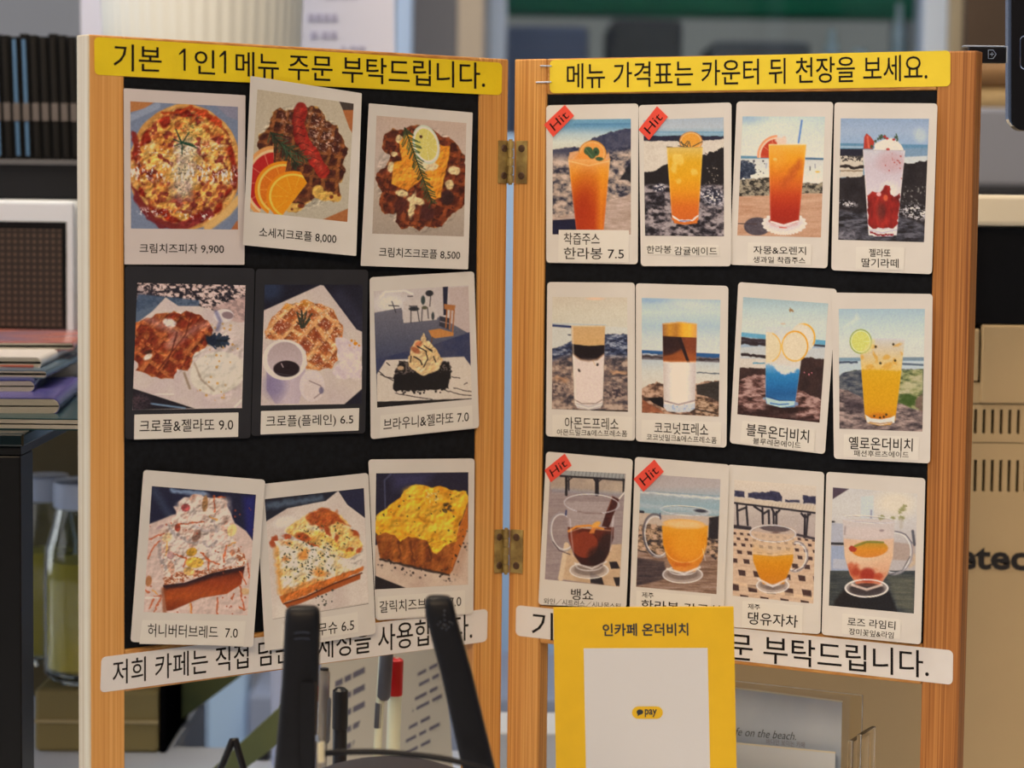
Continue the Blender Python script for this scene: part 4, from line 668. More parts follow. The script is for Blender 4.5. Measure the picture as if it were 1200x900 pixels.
def pic_d12(p):
    p.put(1+0*p.X,p.vg(40,420,[(190,178,164),(196,184,168),(190,176,162),(176,160,148)])); p.put(p.ell(470,140,140,90,0,90),(214,192,160),.8); p.put(p.poly([(50,35),(160,45),(50,115)],5),(80,62,70)); p.put(p.poly([(240,100),(325,90),(325,240),(240,240)],10),(186,186,182),.8); p.put(p.line([(310,190),(308,240)],10,8),(120,116,130),.8)
    for x,y,r in ((520,180,20),(535,160,14),(515,240,22),(455,240,14),(380,240,20),(500,200,14)): p.put(p.ell(x,y,r,r*.7,0,10,wob=8,cell=10),(130,124,70),.8)
    p.put(p.line([(510,255),(510,300)],26,14),(176,160,140),.7); p.put(p.poly([(35,270),(120,280),(120,410),(35,415)],10),(166,160,160)); p.put(p.ell(52,266,14,6),(40,36,44))
    p.put(p.poly([(440,400),(600,420),(600,530),(430,520)],10),(166,140,122)); p.put(p.line([(570,560),(600,540),(600,500)],30,20),(196,160,120),.7); p.put(p.line([(35,412),(120,415)],16,6),(44,40,44))
    p.put(p.poly([(40,425),(160,430),(160,600),(40,600)],8),(146,150,162)); p.put(p.poly([(55,515),(150,520),(150,585),(50,580)],6),(170,164,164)); p.put(p.line([(588,330),(600,420)],18,8),(60,58,66),.8)
    p.put(p.below([(30,595),(600,595)],6),p.mix((44,48,52),(84,84,74),p.fbm(5,160,10))); p.put(p.poly([(420,640),(600,640),(600,880),(480,830)],40),p.mix((80,78,66),(120,110,84),p.fbm(6,120,9)),.7); p.put(p.poly([(60,800),(140,700),(420,700),(490,880),(60,860)],20),(34,32,34))
    m,l=mug(p,290,118,468,250,30,700,p.vg(380,700,[(206,160,124),(212,164,124),(206,150,110),(190,110,76)]),385,(278,712,146,62),1,(470,475,120,150))
    p.put(m,(200,172,154),.3); p.put(l,p.vg(380,700,[(206,164,130),(212,166,124),(206,150,110),(190,110,80)])); p.put(l*p.ell(240,500,110,60,0,60),(216,180,140),.5); p.put(m*p.ell(292,345,160,40,3,30),(206,178,160),.5)
    p.put(p.ell(300,450,122,56,-4,6)*m,p.vg(400,510,[(176,130,40),(206,126,34),(204,120,44)])); p.put(p.line([(200,430),(280,402),(390,405)],13,7),(116,116,50),.9); p.put(p.ell(185,450,26,18,20,5,wob=5),(166,56,36))
    n=p.poly([(140,550),(200,540),(250,590),(330,600),(400,620),(370,670),(290,695),(200,670),(150,600)],30,wob=20,cell=26)*l; p.put(n,p.mix((176,66,40),(206,116,70),p.fbm(8,30)),.85); p.put(p.ell(285,620,50,44,0,20)*l,(150,36,24),.8); p.put(p.ell(205,600,26,30,0,20)*l,(160,50,30),.7); p.put(p.ell(360,630,26,20,0,10)*l,(170,60,34),.7)
    rim(p,292,250,180,26,4); p.put(m*p.line([(135,300),(130,350)],10,8),(130,110,110),.6); p.put(m*p.ell(380,325,16,8),(120,96,100),.6); p.put(p.ell(278,722,118,44,0,8),(44,36,38),.7); p.put(p.ring(278,712,146,62,9,0,4),(222,206,196),.9); p.put(p.line([(180,690),(280,722),(380,690)],16,8),(220,186,160),.8)
    p.put(p.line([(440,620),(520,590),(570,500)],8,5),(60,56,60),.6); p.put(p.line([(470,330),(540,350),(585,410)],7,5),(70,66,74),.6)
# name: (panel side, card corners, print corners, crop origin, scale)
PX = {
'pizza':   (-1,[(144.9,103.5),(287.7,111.7),(286.5,310.3),(145.8,309.8)],[(152.8,118.7),(278.8,125.2),(278.8,269),(153.5,267.8)],145,110,5.294),
'sausage': (-1,[(293.5,89),(424,109.3),(417.5,300),(284.6,287.2)],[(301.7,104.7),(414.5,121.5),(407,260.1),(292.8,248)],285,90,5.143),
'cheese':  (-1,[(432.2,121),(554,132),(548.6,315.7),(422.6,311.5)],[(441.3,135.5),(546.5,144.3),(543.5,277.2),(436.2,273.7)],430,125,5.625),
'gelato':  (-1,[(146.5,311.5),(298.6,314.5),(293.5,513.6),(146.5,514.8)],[(161,331.5),(287.7,334.3),(283.5,478.2),(155,480.5)],145,320,5.294),
'plain':   (-1,[(299.8,315.2),(431.5,316),(428,507.8),(294.2,510.8)],[(310.3,333.6),(425,333.6),(424,473.5),(305.6,475.1)],295,320,5.4545),
'brownie': (-1,[(433.1,325),(555.6,318),(561.5,501.5),(434.3,514.8)],[(437.8,341.3),(548.9,334.3),(552.8,467.7),(442,477.7)],430,325,5.625),
'honey':   (-1,[(168.2,550.5),(311,562.2),(296.5,758.5),(152.8,752.2)],[(178,569.6),(300,579.7),(290,721.1),(168.2,717.2)],160,560,5.294),
'sandwich':(-1,[(299.6,568),(431.5,554),(440.4,742.8),(310.5,763)],[(310.3,585),(426.4,572),(432,707.8),(319.6,726)],305,550,4.706),
'garlic':  (-1,[(431.5,538.4),(556.3,537.2),(554.7,719.5),(440.5,727)],[(440.8,554.7),(548.9,553.3),(548.6,685.2),(439.2,690.8)],305,550,4.706),
'd1':(1,[(640.1,123.5),(748.2,121.2),(747.5,309.7),(640.1,307.8)],[(647.8,140.3),(739.3,139.2),(739.3,274.7),(647.4,274.7)],640,130,6),
'd2':(1,[(748.3,123.3),(857.3,120),(856.7,312),(751,311.8)],[(754,140.8),(848,137.5),(848.5,277),(755.9,276.3)],745,130,6),
'd3':(1,[(863.3,118.9),(976.5,119.3),(969.7,314.4),(855.1,310.2)],[(870.3,136.4),(966.7,136.8),(962,278.2),(864,275.9)],860,130,6),
'd4':(1,[(977.9,120),(1098.7,121.2),(1092,321.4),(974.1,316.7)],[(985.3,138.7),(1088.7,139.2),(1082.9,283.8),(982.3,281)],978,135,5.882),
'd5':(1,[(641.3,330.5),(744,331.2),(744.2,516.5),(639.7,511.2)],[(647.4,348),(734.9,348.7),(735.8,482.7),(646.7,479.2)],640,340,6),
'd6':(1,[(745.1,331.9),(853.6,335.1),(851.3,524.7),(745.1,517)],[(752.1,349.1),(844.3,351.5),(842.2,488.3),(752.1,483.6)],745,342,6),
'd7':(1,[(865.2,330.5),(980.7,338.6),(966.7,532.2),(855.1,519.3)],[(871,348.2),(970.6,355.7),(960.4,495.3),(864,485.5)],860,345,5.806),
'd8':(1,[(974.8,342.8),(1093.1,344.5),(1089.9,543.1),(977.2,537.5)],[(983,362),(1083.8,362),(1081,505.8),(983.7,502.3)],978,355,5.806),
'd9':(1,[(640.1,529.1),(741.6,538),(734,713),(630.8,708.5)],[(644.8,550.5),(733,555.2),(726,687.7),(638.5,678.8)],632,545,6),
'd10':(1,[(744.2,535.2),(855,544.5),(847.5,735),(737.5,724)],[(751.2,555.2),(844.3,561.7),(839.6,696.3),(745.3,687.5)],740,550,6),
'd11':(1,[(852.8,544.2),(966,553.3),(961.3,743.3),(848,734)],[(860.5,562.2),(956.6,569.6),(953.1,707.3),(858.6,698)],853,555,5.806),
'd12':(1,[(968.5,552.8),(1084.5,560.5),(1079.3,755.3),(962.7,743.7)],[(976,570.8),(1075.1,578.5),(1071,719),(971.3,709.6)],967,565,5.732),
}
# ================================================================= the hinged menu board
board = empty('menu_board', (0, 0, Z0-.46), 'two-panel hinged pine menu board with black backing, standing open on the counter', 'menu board')
BB = .46
def pbox(s, x0, x1, z0, z1, n0, n1, bev=.0008, mi=0):          # a box in panel coordinates, n towards the viewer
    m = MB().box((min(x0, x1), -n1, z0), (max(x0, x1), -n0, z1), bev, 2, mi, MP[s]); return m
for s, mo, mi_ in ((-1, M_LEFT, M_MID), (1, M_RIGHT, M_MID)):
    TH = -.0115
    st = pbox(s, s*PW, s*(PW-SW), -BB, 0, TH, 0)
    if s < 0:
        me_ = MB(); me_.v = st.v; me_.f = st.f; P = np.array(st.v); X = MPN[s][:3, 0]; O = MPN[s][:3, 3]
        me_.m = [1 if all(((P[i]-O) @ X) < -(PW-.0009) for i in f) else 0 for f in st.f]; obj('stile', me_, [mo, M_SIDE], board)
    else: obj('stile', st, mo, board)
    obj('stile', pbox(s, 0, s*SW, -BB, 0, TH, 0), mi_, board)
    for a, b in ((0, VT), (VB, VC), (BB-.03, BB)): obj('rail', pbox(s, s*(SW+.0002), s*(PW-SW-.0002), -b, -a, TH+.0005, -.0001), M_RAIL, board)
    obj('backing_board', pbox(s, s*(SW+.0003), s*(PW-SW-.0003), -VB-.0+.0002, -VT-.0002, -.006, -.0012, 0), M_BACK, board)
def hinge(lx0, lx1, rx0, rx1, y0, y1):
    zt = float(loc(1, 600., y0, 0)[1]) + Z0; zb = float(loc(1, 600., y1, 0)[1]) + Z0; c = (0, -.0022)
    k = MB(); n = 5; h = (zt-zb)/n
    for i in range(n): k.cyl((c[0], c[1], zb+i*h+.0002), (c[0], c[1], zb+(i+1)*h-.0002), .00165 if i % 2 else .0018, 14)
    hg = obj('hinge', k, M_BRASS, board, smooth='auto')
    obj('hinge_pin', MB().cyl((c[0], c[1], zb-.0008), (c[0], c[1], zt+.0008), .001, 10), M_BRASS, hg)
    for s, a, b in ((-1, lx0, lx1), (1, rx0, rx1)):
        xa, _ = loc(s, float(a), (y0+y1)/2, .001); xb, _ = loc(s, float(b), (y0+y1)/2, .001); xa, xb = float(xa), float(xb)
        obj('hinge_leaf', pbox(s, xa, xb, zb-Z0, zt-Z0, 0, .0011, .0003), M_BRASS, hg)
        xm = (xa+xb)/2
        for zz in (zt-Z0-.0042, zb-Z0+.0042):
            o = MPN[s] @ np.array([xm, -.0011, zz, 1]); d = MPN[s][:3, 1]*-1
            sc = MB().cyl(o[:3], o[:3]+d*.0006, .0021, 14, .0016)
            for w_ in ((.0012, .0003), (.0003, .0012)): sc.box((xm-w_[0], -.0019, zz-w_[1]), (xm+w_[0], -.0016, zz+w_[1]), 0, 1, 0, MP[s])
            obj('screw', sc, M_SCREW, hg)
hinge(584.5, 597, 604.5, 617.5, 165, 215); hinge(579.8, 590.5, 598, 612.3, 620, 671)
for a, b in (((633.6, 77.2), (646, 77.4)), ((628.6, 96.5), (646, 96))):
    pts = []
    for (x, y), n in ((a, -.002), (a, .0012), (b, .0012), (b, -.002)):
        lx, lz = loc(1, x, y, n); pts.append((MPN[1] @ np.array([float(lx), -n, float(lz), 1]))[:3])
    obj('staple', MB().tube(pts, .00045, 6), M_STEEL, board)

# ================================================================= things stuck on the panels
class Sheet:
    """a thin sheet on a panel, defined by the four pixels of its corners; nf(a, b) is its height above the frame face"""
    def __init__(S, s, quad, nf): S.s, S.q, S.nf = s, quad, nf
    def pts(S, x, y, eps=0.):
        x = np.asarray(x, float); y = np.asarray(y, float); a, b = inv_bil(S.q, x, y); n = S.nf(np.clip(a, -.05, 1.05), np.clip(b, -.05, 1.05)) + eps
        lx, lz = loc(S.s, x, y, n); return np.stack([lx, -n, lz], -1)
    def slab(S, quad, r, eps0, eps1, nx=10, ny=12, wmm=None):
        """rounded sheet over a pixel quad: front and back grids, closed edge"""
        q = np.asarray(quad, float); w = np.hypot(*(q[1]-q[0])); h = np.hypot(*(q[3]-q[0])); ra, rb = r/w, r/h
        ga = np.unique(np.concatenate([np.linspace(0, ra, 4), np.linspace(ra, 1-ra, nx), np.linspace(1-ra, 1, 4)]).round(6)); gb = np.unique(np.concatenate([np.linspace(0, rb, 4), np.linspace(rb, 1-rb, ny), np.linspace(1-rb, 1, 4)]).round(6))
        A, B = np.meshgrid(ga, gb); u = np.where(A < ra, (A-ra)/ra, np.where(A > 1-ra, (A-1+ra)/ra, 0)); v = np.where(B < rb, (B-rb)/rb, np.where(B > 1-rb, (B-1+rb)/rb, 0))
        L = np.hypot(u, v); k = np.where((L > 0) & (np.abs(u*v) > 0), np.maximum(np.abs(u), np.abs(v))/np.maximum(L, 1e-9), 1)
        A = A + (k-1)*u*ra; B = B + (k-1)*v*rb; X, Y = bil(quad, A, B)
        F = S.pts(X, Y, eps1); K = S.pts(X, Y, eps0); mb = MB().grid(F); ny_, nx_ = A.shape; o = len(mb.v); mb.v += [tuple(p) for p in K.reshape(-1, 3)]
        mb.f += [tuple(i+o for i in f)[::-1] for f in mb.f]; ring = [i for i in range(nx_)] + [j*nx_+nx_-1 for j in range(1, ny_)] + [(ny_-1)*nx_+i for i in range(nx_-2, -1, -1)] + [j*nx_ for j in range(ny_-2, 0, -1)]
        for i in range(len(ring)): a_, b_ = ring[i], ring[(i+1) % len(ring)]; mb.f.append((a_, b_, b_+o, a_+o))
        mb.m = [0]*len(mb.f); return mb
    def text(S, txt, quad, eps, off=0., shear=0.):
        a, b, f = glyphs(txt, off, shear); X, Y = bil(quad, a, b); mb = MB(); mb.add(S.pts(X, Y, eps), f); return mb
def sobj(name, mb, m, s, C, parent=None, **k):     # mb in panel coordinates; C the sheet's own origin in them
    V = np.array(mb.v) - C; mb.v = [tuple(p) for p in V]
    if parent is None: k['M'] = MP[s] @ Matrix.Translation(tuple(C))
    return obj(name, mb, m, parent, local=True, **k)
def Z(ox, oy, *c):
    return [(ox+c[i]/4.2857, oy+c[i+1]/4.2857) for i in range(0, len(c), 2)]
def centre(S):
    x = sum(p[0] for p in S.q)/4; y = sum(p[1] for p in S.q)/4; return S.pts(np.array([x]), np.array([y]))[0]

# ---- the four long label strips
def strip(s, quad, m, txt, tq, label, n=.0001, r=5.5, off=.0038, group=None, ones=()):
    S = Sheet(s, quad, lambda a, b: n + .00006*np.sin(a*23+b*3)); C = centre(S)
    o = sobj('label_strip', S.slab(quad, r, -.0000, .00022, 40, 4), m, s, C, label=label, cat='label', smooth='auto', group=group)
    for x, y0, y1, wd in ones:            # the figure 1, drawn as a stroke with its flag
        h = y1-y0; P1 = [(x, y0), (x+wd, y0), (x+wd, y1), (x, y1), (x, y0+h*.16), (x-h*.2, y0+h*.30), (x-h*.2, y0+h*.22)]
        A = S.pts([p[0] for p in P1], [p[1] for p in P1], .0003); m1 = MB(); m1.add(A, [tuple(range(7))]); sobj('lettering', m1, M_INK, s, C, o)
    for t, q in zip([txt] if isinstance(txt, str) else txt, [tq] if isinstance(txt, str) else tq): sobj('lettering', S.text(t, q, .00030, off), M_INK, s, C, o)
strip(-1, [(110.3,43.3),(588.5,73.6),(587.8,111.7),(111,87.5)], M_YEL, ['기본','인','메뉴 주문 부탁드립니다.'],
      [[(133,50.5),(189.5,54.5),(189.5,85),(133,83)], [(228,57.5),(252,59),(252,87.5),(228,86.5)], [(276,60),(568.5,73.5),(568.5,104.5),(276,90.5)]], 'yellow label strip with black Korean lettering along the top of the left panel', ones=((215,57,83,2.6),(262.5,59.5,86,2.6)))
strip(1, [(644.3,70.3),(1113.7,59.1),(1113.7,101.1),(644.3,109.3)], M_YEL2, '메뉴 가격표는 카운터 뒤 천장을 보세요.', [(664.2,74.5),(1086.8,63.5),(1086.8,94.5),(664.2,104)], 'yellow label strip with black Korean lettering along the top of the right panel')
strip(-1, [(118.8,770),(571.5,713.3),(570.8,751.8),(117.3,811.8)], M_WLAB, '저희 카페는 직접 담근 수제청을 사용합니다.', [(132,774),(553.5,718),(553.5,750),(132,803)], 'crooked white label strip with large Korean lettering under the bread photos, left panel')
strip(1, [(604.7,709.1),(1117.1,762.3),(1116.4,802.7),(604.2,744.8)], M_WLAB, ['기본','인','메뉴','주문 부탁드립니다.'],
      [[(623,716),(682,722),(682,754),(623,748)], [(714,724.5),(738,727),(738,758.5),(714,756)], [(757,729),(808,734),(808,767),(757,762)], [(822,738),(1088.5,763),(1088.5,795),(822,770)]], 'white label strip with large Korean lettering behind the yellow sign, right panel', ones=((702,724,756,2.8),(747,729,761,2.8)))

CAP = {   # white caption tapes and printed words of each card
'pizza': ([], [('크림치즈피자 9,900', [(163.5,285.3),(262.5,285.8),(262.5,298),(163.5,297)], .006)]),
'sausage': ([], [('소세지크로플 8,000', [(304,266),(394.5,274),(394,286.5),(303.5,278)], .006)]),
'cheese': ([], [('크림치즈크로플 8,500', [(444.5,289.5),(539.5,293.5),(539,305),(444,301.5)], .006)]),
'gelato': ([[(157.5,485.9),(279.5,483.3),(279,512),(157,515)]], [('크로플&젤라또 9.0', [(163.5,492),(273.3,490),(273.3,504.5),(163.5,507.5)], 0)]),
'plain': ([[(305.9,481.7),(421,478.2),(420.3,504.5),(305.2,509.2)]], [('크로플(플레인) 6.5', [(311.8,487),(414,485),(414,499),(311.8,503)], 0)]),
'brownie': ([[(446,486.8),(553.3,475.1),(554,500.8),(445,512.7)]], [('브라우니&젤라또 7.0', [(449.5,490.5),(549.3,481),(549.3,494.5),(449.3,505)], 0)]),
'honey': ([[(166.8,726.5),(288.1,728.1),(285.3,756.8),(163.3,754.5)]], [('허니버터브레드  7.0', [(173.5,730.5),(279,734.5),(278.5,748.5),(173,746.5)], 0)]),
'sandwich': ([[(330,731),(419.1,717.2),(419.8,740.5),(329,756)]], [('크로크무슈 6.5', [(336,736.5),(415,725),(415,739),(336,751)], 0)]),
'garlic': ([[(442.5,699.7),(545.1,691.5),(544.7,718.8),(442.8,725.3)]], [('갈릭치즈브레드 7.0', [(444.5,704.5),(540.5,697.5),(540.5,711),(445,718.5)], 0)]),
'd1': ([[(654.8,269.3),(737,269.8),(737,307.5),(654.1,307.2)]], [('착즙주스', Z(600,190,260,355,440,356,440,416,260,414), 0), ('한라봉 7.5', Z(600,190,260,428,562,430,562,488,260,488), 0)]),
'd2': ([Z(600,190,672,414,803,412,805,462,674,466), Z(600,190,808,415,1038,418,1040,470,808,468)], [('한라봉', Z(600,190,676,420,800,418,800,458,676,459), 0), ('감귤에이드', Z(600,190,815,424,1030,428,1030,468,815,466), 0)]),
'd3': ([Z(850,190,113,403,433,412,430,517,110,512)], [('자몽&오렌지', Z(850,190,141,420,405,425,405,466,141,461), .004), ('생과일 착즙주스', Z(850,190,140,473,402,478,402,511,140,505), .004)]),
'd4': ([Z(850,190,657,425,900,428,897,542,654,538)], [('젤라또', Z(850,190,722,434,830,436,830,478,722,475), .004), ('딸기라떼', Z(850,190,684,482,870,486,870,532,684,527), .004)]),
'd5': ([Z(600,370,203,497,605,508,603,620,203,602)], [('아몬드프레소', Z(600,370,265,507,535,514,535,575,265,568), 0), ('아몬드밀크&에스프레소폼', Z(600,370,226,569,578,577,578,609,226,600), 0)]),
'd6': ([Z(600,370,652,522,1052,535,1048,650,650,628)], [('코코넛프레소', Z(600,370,715,533,985,541,985,606,715,590), 0), ('코코넛밀크&에스프레소폼', Z(600,370,676,592,1028,610,1028,643,676,624), 0)]),
'd7': ([Z(850,370,85,527,452,572,445,685,75,640)], [('블루온더비치', Z(850,370,107,540,422,574,418,640,105,602), .006), ('블루레몬에이드', Z(850,370,140,612,380,636,378,668,138,643), 0)]),
'd8': ([Z(850,370,595,595,973,610,970,725,593,710)], [('옐로온더비치', Z(850,370,620,606,942,617,940,682,620,670), .006), ('패션후르츠에이드', Z(850,370,645,674,922,683,920,714,645,706), 0)]),
'd9': ([], [('뱅쇼', Z(600,540,297,640,408,648,407,704,296,698), .006), ('와인／시트러스／시나몬스틱', Z(600,540,160,688,545,716,543,748,160,719), 0)]),
'd10': ([Z(600,540,625,652,1000,682,996,815,622,780)], [('제주', Z(600,540,652,658,711,663,711,691,652,686), .004), ('한라봉 감귤차', Z(600,540,650,696,1055,728,1053,785,648,750), .006)]),
'd11': ([Z(850,540,86,703,390,728,386,866,82,836)], [('제주', Z(850,540,113,716,174,722,174,750,113,744), .004), ('댕유자차', Z(850,540,114,757,366,777,362,840,112,820), .006)]),
'd12': ([Z(850,540,588,767,883,797,878,895,585,868)], [('로즈 라임티', Z(850,540,614,785,855,807,853,850,613,828), .004), ('장미꽃잎&라임', Z(850,540,621,840,846,861,844,893,620,872), .004)]),
}
HIT = {'d1': Z(600,40,160,455,265,355,312,410,207,517), 'd2': Z(600,40,635,480,728,362,783,415,688,533), 'd9': Z(600,370,163,775,265,692,300,752,195,837), 'd10': Z(600,370,610,820,715,722,763,783,660,885)}
LAB = {
'pizza': 'large glossy photo card of a cream cheese pizza, top left of the left panel', 'sausage': 'tilted photo card of a sausage waffle with orange slices, overlapping the yellow strip',
'cheese': 'photo card of a waffle with orange cheese, lemon slice and rosemary', 'gelato': 'black-bordered photo card of a browned waffle beside a mound of gelato', 'plain': 'black-bordered photo card of a plain waffle behind a white coffee cup',
'brownie': 'photo card of a black brownie topped with ice cream, wooden chair behind', 'honey': 'photo card of toast buried under cream and almonds, lower left', 'sandwich': 'photo card of a toasted cheese sandwich with herbs, behind the left black antenna',
'garlic': 'photo card of a thick loaf covered in yellow cheese', 'd1': 'instant photo of orange juice with a mint leaf and a red Hit sticker', 'd2': 'instant photo of a yellow ade on dark rocks with a red Hit sticker',
'd3': 'instant photo of an orange and red juice on a white coaster, blue straw', 'd4': 'instant photo of a strawberry milk drink with red base, top right corner', 'd5': 'instant photo of a milk drink with a black coffee band under beige foam',
'd6': 'instant photo of white milk under brown coffee and an amber top', 'd7': 'instant photo of a blue lemonade with lemon slices', 'd8': 'instant photo of a yellow passion fruit ade with a lime slice',
'd9': 'instant photo of dark mulled wine in a glass mug with cinnamon stick', 'd10': 'instant photo of a glass mug of orange tea by the sea with Hit sticker', 'd11': 'instant photo of a glass mug of yellow tea on a lattice table', 'd12': 'instant photo of a pink rose tea with floating lime slice, bottom right corner'}
CURL = {'pizza': (.0012, 0, .0004), 'sausage': (.0026, .0016, .0016), 'cheese': (.0014, .0012, .0012), 'honey': (.0026, .0010, .0020), 'sandwich': (.0018, 0, .0014), 'garlic': (.0009, 0, .0006), 'brownie': (.0010, .0005, .0004),
        'd2': (.0016, 0, .0004), 'd4': (.0016, 0, .0004), 'd6': (.0015, 0, .0004), 'd8': (.0018, 0, .0006), 'd10': (.0016, 0, .0004), 'd12': (.0016, 0, .0005)}
for name, (s, cq, pq, ox, oy, sc) in PX.items():
    n0, side, bot = CURL.get(name, (.0009, 0, .0003))
    nf = (lambda n0, side, bot: lambda a, b: n0 + side*(np.abs(a-.5)*2)**3 + bot*np.clip((b-.55)/.45, 0, 1)**2 + bot*.4*np.clip((.3-b)/.3, 0, 1)**2)(n0, side, bot)
    S = Sheet(s, cq, nf); C = centre(S); black = name in ('gelato', 'plain'); left = s < 0
    mb_ = M_CARDB if black else (M_CARDG if name == 'pizza' else M_CARD)
    card = sobj('photo_card', S.slab(cq, 1.2 if name in ('pizza', 'sausage', 'cheese') else 4.2, -.0003, 0, 12, 14), mb_, s, C, label=LAB[name], cat='photo card', group='food photo cards on the left panel' if left else 'drink photo cards on the right panel', smooth='auto')
    # the picture
    w_ = pq[1][0]-pq[0][0]; h_ = pq[3][1]-pq[0][1]; nx, ny = int(w_*1.3), int(h_*1.2)
    p = Pic(pq, ox, oy, sc, nx, ny); globals()[('pic_'+name)](p); p.finish(seed=nx)
    X, Y = bil(pq, p.a, p.b); P = S.pts(X, Y, .00005) - C
    me = bpy.data.meshes.new('photo_print'); nq = (nx-1)*(ny-1); J, I = np.meshgrid(np.arange(ny-1), np.arange(nx-1), indexing='ij'); q0 = (J*nx+I).ravel()
    F = np.stack([q0, q0+nx, q0+nx+1, q0+1], 1)
    me.vertices.add(nx*ny); me.vertices.foreach_set('co', P.reshape(-1)); me.loops.add(nq*4); me.loops.foreach_set('vertex_index', F.ravel().astype(np.int32)); me.polygons.add(nq)
    me.polygons.foreach_set('loop_start', np.arange(0, nq*4, 4, dtype=np.int32)); me.update(calc_edges=True); me.validate()
    at_ = me.color_attributes.new('Col', 'FLOAT_COLOR', 'POINT'); c4 = np.ones((nx*ny, 4)); c4[:, :3] = np.clip(lin(np.clip(p.img, 0, 255).reshape(-1, 3))/LIT, 0, .92); at_.data.foreach_set('color', c4.ravel())
    me.polygons.foreach_set('use_smooth', [True]*nq)
    me.materials.append(M_PRINTG if name == 'pizza' else M_PRINT); po = bpy.data.objects.new('photo_print', me); COL.objects.link(po); po.parent = card
    strips, texts = CAP[name]; so = None; tapes = []
    for k, q in enumerate(strips): tapes.append(sobj('caption_tape', S.slab(q, .8, .00006, .00022, 6, 3), M_CAP, s, C, card))
    for k, (t, q, off) in enumerate(texts):
        par = tapes[min(k, len(tapes)-1)] if tapes else card
        sobj('lettering', S.text(t, q, .00030 if tapes else .0001, off*.5+.0035), M_INK, s, C, par)
    if name in HIT:
        q = HIT[name]; st = sobj('sticker', S.slab(q, .6, .00025, .00045, 3, 3), M_RED, s, C, card, label='red sticker reading Hit')
        sobj('lettering', S.text('Hit', sub(q, .16, .86, .22, .80), .00055, -.004), M_INK, s, C, st)
# ================================================================= the yellow payment sign in front of the right panel
def qplane(quad, d): return [at(x, y, d) for x, y in quad]
M_SIGN = mat('yellow_sign_card', (230,172,26), .5, var=.04, scale=80, bump=.1); M_SIGNW = mat('white_sign_paper', (222,206,188), .5); M_SIGNT = mat('dark_sign_print', (44,46,48), .5)
dS = 1.135; sq = [(648.5,712.6),(859.7,711.5),(866.3,1066),(654.2,1066)]
P4 = qplane(sq, dS); zb = .90; lift = np.array([0, .003, 0])
SG = empty('payment_sign', (float(P4[2][0]+P4[3][0])/2, CY+dS, zb), 'upright yellow sign with a white square, standing in front of the right panel', 'sign')
def sp(a, b, e=0): 
    P = np.array(P4); return (P[0]*(1-a)*(1-b)+P[1]*a*(1-b)+P[2]*a*b+P[3]*(1-a)*b) + np.array([0, -e, 0])
obj('sign_panel', MB().prism([sp(0,0),sp(1,0),sp(1,1),sp(0,1)], (0,.0025,0)), M_SIGN, SG)
def px_ab(x, y): a, b = inv_bil(sq, np.array([x]), np.array([y])); return float(a[0]), float(b[0])
def sprect(q, e, m, name, par, r=0):
    pts = [sp(*px_ab(x, y), e) for x, y in q]; return obj(name, MB().prism(pts, (0,.00015,0)), m, par)
wq = sprect([(684,759.3),(829.1,758.8),(832.2,906),(686.8,906)], .0002, M_SIGNW, 'white_square', SG)
def sp_text(t, q, e, m, par, off=0.):
    a, b, f = glyphs(t, off); X, Y = bil(q, a, b); aa, bb = inv_bil(sq, X, Y)
    P = np.array(P4); V = [ (P[0]*(1-u)*(1-v)+P[1]*u*(1-v)+P[2]*u*v+P[3]*(1-u)*v) + np.array([0,-e,0]) for u, v in zip(aa, bb)]; return obj('lettering', MB().add(V, f), m, par)
sp_text('인카페 온더비치', [(706,730.5),(806.5,729.8),(806.8,744.6),(706.3,745.3)], .0002, M_SIGNT, SG, .022)
pill = [(740.5+7.2+7.2*math.cos(t), 834+7.2*math.sin(t)) for t in np.linspace(math.pi/2, 1.5*math.pi, 9)] + [(769.5+7.2*math.cos(t), 834+7.2*math.sin(t)) for t in np.linspace(-math.pi/2, math.pi/2, 9)]
pl_ = sprect(pill, .0006, M_SIGN, 'pay_emblem', SG)
sp_text('pay', [(755.5,829.8),(769.6,829.8),(769.6,839.2),(755.5,839.2)], .0008, M_SIGNT, pl_, .02)
bub = [(749.8+3.9*math.cos(t), 833.2+3.1*math.sin(t)) for t in np.linspace(0, 2*math.pi, 14)[:-1]]
sprect(bub, .0008, M_SIGNT, 'speech_bubble', pl_); sprect([(747.2,835),(750,836),(747.4,838.2)], .0008, M_SIGNT, 'speech_bubble', pl_)
b0 = sp(.5, 1); obj('sign_foot', MB().box((b0[0]-.04, b0[1]-.012, zb), (b0[0]+.04, b0[1]+.03, zb+.006), .002), M_SIGN, SG)
obj('sign_post', MB().box((b0[0]-.03, b0[1]+.0002, zb+.004), (b0[0]+.03, b0[1]+.004, sp(.5, .95)[2]), .0005), M_SIGN, SG)

# ================================================================= room
M_WALL = mat('grey_wall_paint', (132,126,120), .8, var=.05, scale=3); M_CEIL = mat('ceiling_paint', (190,180,165), .8); M_FLOOR = mat('grey_floor_tiles', (120,112,104), .5, var=.15, scale=4)
M_COUNT = mat('pale_counter_top', (190,180,168), .35, var=.05, scale=20); M_FRAME = mat('pale_window_frame', (176,180,182), .5); M_GLASS = mat('window_glass', (235,240,240), .02, raw=True, trans=1)
def wbox(name, a, b, m, bev=0, parent=None, **k): return obj(name, MB().box(a, b, bev), m, parent, **k)
WY = 2.6
wx0 = float(at(571, 100, WY-CY)[0]); wx1 = float(at(1100, 100, WY-CY)[0]); wz1 = Z0+.75; wz0 = Z0-.35
wbox('wall_back', (-2.6, WY, 0), (wx0, WY+.12, Z0+1.3), M_WALL, kind='structure'); wbox('wall_back', (wx1, WY, 0), (2.6, WY+.12, Z0+1.3), M_WALL, kind='structure')
